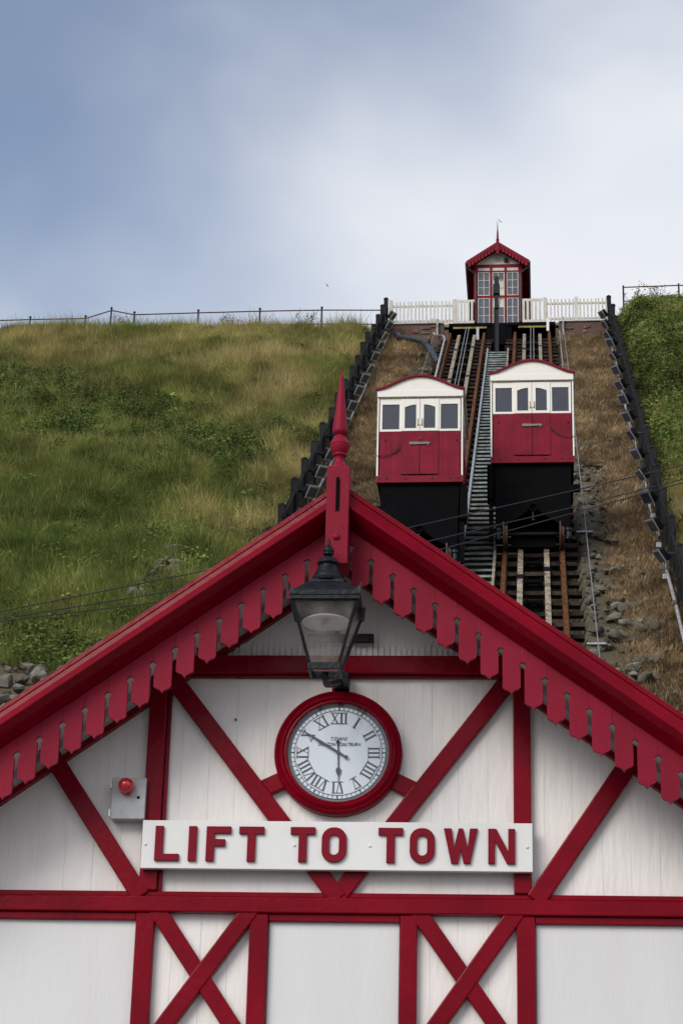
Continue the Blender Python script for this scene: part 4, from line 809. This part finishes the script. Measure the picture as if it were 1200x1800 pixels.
GRN = [(-11, 39.5, 3, 3), (-9, 37, 2, 3), (-10, 33, 2.5, 2.5), (-14, 42.5, 3, 2), (-5.4, 51.5, .8, 2), (-6.2, 54.2, 1.0, 1.0), (-15, 61.8, 2, .8), (-12.5, 53.5, 2, 1)]
def region(n, u0, u1, v0, v1): return rng.uniform(u0, u1, n), rng.uniform(v0, v1, n)
# left bank: dense in front of the viewer, thinner off to the side
uA, vA = region(95000, -21, -4.75, 21, 66); uB, vB = region(14000, -60, -21, 18, 75)
k_ = (uA > -21)&(uA > -4.5-.27*(vA+11.5)); uA, vA = uA[k_], vA[k_]
uG, vG = np.concatenate([uA, uB]), np.concatenate([vA, vB])
br = blobs(uG, vG, BR)+fbm(uG/1.4, vG/1.4, 31)*.45; tn = blobs(uG, vG, TAN); gr = blobs(uG, vG, GRN)
rk = np.maximum(blobs(uG, vG, [(-6.8, 31, .6, .9)]), np.where((uG < -6.4)&(vG < 25.95-.3*np.maximum(0, uG+8)), 1., 0.))
keep = (rng.random(len(uG)) > rk*1.1)&(rng.random(len(uG)) > ss(.2, .5, br)*.7)
tone = .40+.34*tn-.22*gr+fbm(uG/2.2, vG/2.2, 41)*.55+fbm(uG/.7, vG/.7, 43)*.35+rng.normal(0, .07, len(uG)); tone = tone-.07*(vG < 40)
sc = rng.uniform(.55, 1.3, len(uG))*(1+.9*fbm(uG/1.2, vG/1.2, 47))*np.where(uG < -21, 1.6, 1.); kd = np.where(rng.random(len(uG)) < .16+.12*tn, 4, rng.integers(0, 4, len(uG)))
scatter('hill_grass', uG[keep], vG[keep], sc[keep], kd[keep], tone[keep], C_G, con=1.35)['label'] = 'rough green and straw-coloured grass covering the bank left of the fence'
uS, vS = region(36000, -26, -4.9, 22, 64); bs = blobs(uS, vS, BR)+fbm(uS/1.4, vS/1.4, 31)*.45; kp = (rng.random(len(uS)) < ss(.16, .5, bs))
kp |= (rng.random(len(uS)) < np.where(vS < 50, .05+.26*ss(.02, .22, fbm(uS/.8, vS/1.0, 91)), .015)); kp &= ~((uS < -6.4)&(vS < 26.0-.3*np.maximum(0, uS+8))); uS, vS = uS[kp], vS[kp]
kd = np.where(rng.random(len(uS)) < .10, 3, rng.integers(0, 3, len(uS)))
scatter('bramble_cover', uS, vS, rng.uniform(.6, 1.2, len(uS)), kd, .24+fbm(uS/.9, vS/.9, 51)*.8+rng.normal(0, .1, len(uS))+.5*(kd == 3)+.25*(vS < 36), C_S, .35)['label'] = 'dark green brambles and leafy weeds in patches on the left bank'
# right bank: scrub over rough grass
uR, vR = region(15000, 4.15, 12, 18, 66); kk = uR < 4.6+.10*(vR+11.5)+1.5; uR, vR = uR[kk], vR[kk]
sb = ss(38, 47, vR)+fbm(uR/1.2, vR/1.8, 61)*.9; isS = rng.random(len(uR)) < np.clip(sb, .08, .55)
scatter('scrub_cover', uR[isS], vR[isS], rng.uniform(.6, 1.25, isS.sum()), np.where(rng.random(isS.sum()) < .06, 3, rng.integers(0, 3, isS.sum())), (.45+fbm(uR/.9, vR/.9, 63)*1.0)[isS]+rng.normal(0, .1, isS.sum()), C_S, .35, con=1.7)['label'] = 'green scrub covering the bank right of the fence'
gS = ~isS; uR2, vR2 = uR[gS], vR[gS]
scatter('rough_grass', uR2, vR2, rng.uniform(.6, 1.2, len(uR2)), rng.integers(0, 5, len(uR2)), .66-.22*ss(36, 44, vR2)+fbm(uR2/1.2, vR2/1.2, 67)*.9, C_G)['label'] = 'rough brown grass on the bank right of the fence'
# beside the tracks: matted dry grass
uD = np.concatenate([rng.uniform(-4.6, -2.3, 9000), rng.uniform(2.15, 3.95, 9000), rng.uniform(-2.4, 2.2, 1500)]); vD = np.concatenate([rng.uniform(24, 62.7, 9000), rng.uniform(22, 62.7, 9000), rng.uniform(22, 62, 1500)])
stn = np.maximum(np.where((uD > 0)&(vD < 42), np.exp(-((uD-2.35)/.6)**2), 0), np.where((uD < 0)&((vD > 53)|(vD < 42)), np.exp(-((uD+2.6)/.4)**2), 0))
kp = (rng.random(len(uD)) > stn*1.25); uD, vD = uD[kp], vD[kp]
scatter('dry_grass', uD, vD, rng.uniform(.6, 1.2, len(uD))*np.where(np.abs(uD) < 2.1, .5, 1), rng.integers(0, 4, len(uD)), .5+fbm(uD/.8, vD/.8, 71)*1.0+rng.normal(0, .1, len(uD)), C_D, .5, con=1.5)['label'] = 'matted dry brown grass on the cutting between the fences'
uE, vE = region(900, -4.6, 3.95, 22, 62.5); kp = (np.abs(uE+.2) > 2.5)&(rng.random(900) < ss(.0, .35, fbm(uE/1.0, vE/1.0, 73))); uE, vE = uE[kp], vE[kp]
scatter('weed_cover', uE, vE, rng.uniform(.25, .6, len(uE)), rng.integers(0, 5, len(uE)), .12+fbm(uE, vE, 75)*.3, C_G)['label'] = 'small green grass tufts among the dry grass beside the tracks'

# tall weeds on the skyline, each a plant
def weed(u, v, h, seed, label, dense=10):
    r = random.Random(seed); p = hthing('tall_weed', label, 'plant', u, v, float(hz(u, v)), 'weeds on the skyline'); st_ = MB(); hd = MB()
    for k in range(dense):
        a = r.uniform(0, 6.283); q = r.uniform(.1, .5)*h; x_, y_, z_ = q*math.cos(a), q*math.sin(a)*.6, h*r.uniform(.6, 1.05); st_.tube([(x_*.2, y_*.2, 0), (x_*.6, y_*.6, z_*.6), (x_, y_, z_)], [.012, .009, .005], 4)
        for j in range(9): b = Vector((x_+r.gauss(0, .07), y_+r.gauss(0, .07), z_+r.gauss(-.05, .09))); e = Vector((r.gauss(0, 1), r.gauss(0, 1), r.gauss(0, 1))).normalized()*.035; f_ = e.cross(Vector((.3, .5, .8))).normalized()*.02; hd.add([b-e, b+f_, b+e, b-f_], [(0, 1, 2, 3)])
    st_.build('stem', WM, p); hd.build('leaves', WM, p)
WM = mat('dry_weed', (.12, .10, .05), .8, .3, 6, col2=(.05, .07, .025))
weed(-7.7, 63.9, 1.0, 1, 'twiggy brown weed against the sky near the left end of the picket fence', 14); weed(-10.8, 63.9, .75, 2, 'low bushy weed below the railing in the middle of the left skyline', 16)
weed(-15.4, 63.9, .7, 3, 'small dark weed by the raised railing post on the far left skyline', 8); weed(5.0, 64.0, 1.0, 4, 'thin wispy weed against the sky beside the right railing post', 8); weed(5.8, 64, .8, 5, 'leafy weed on the right skyline between two railing posts', 14)
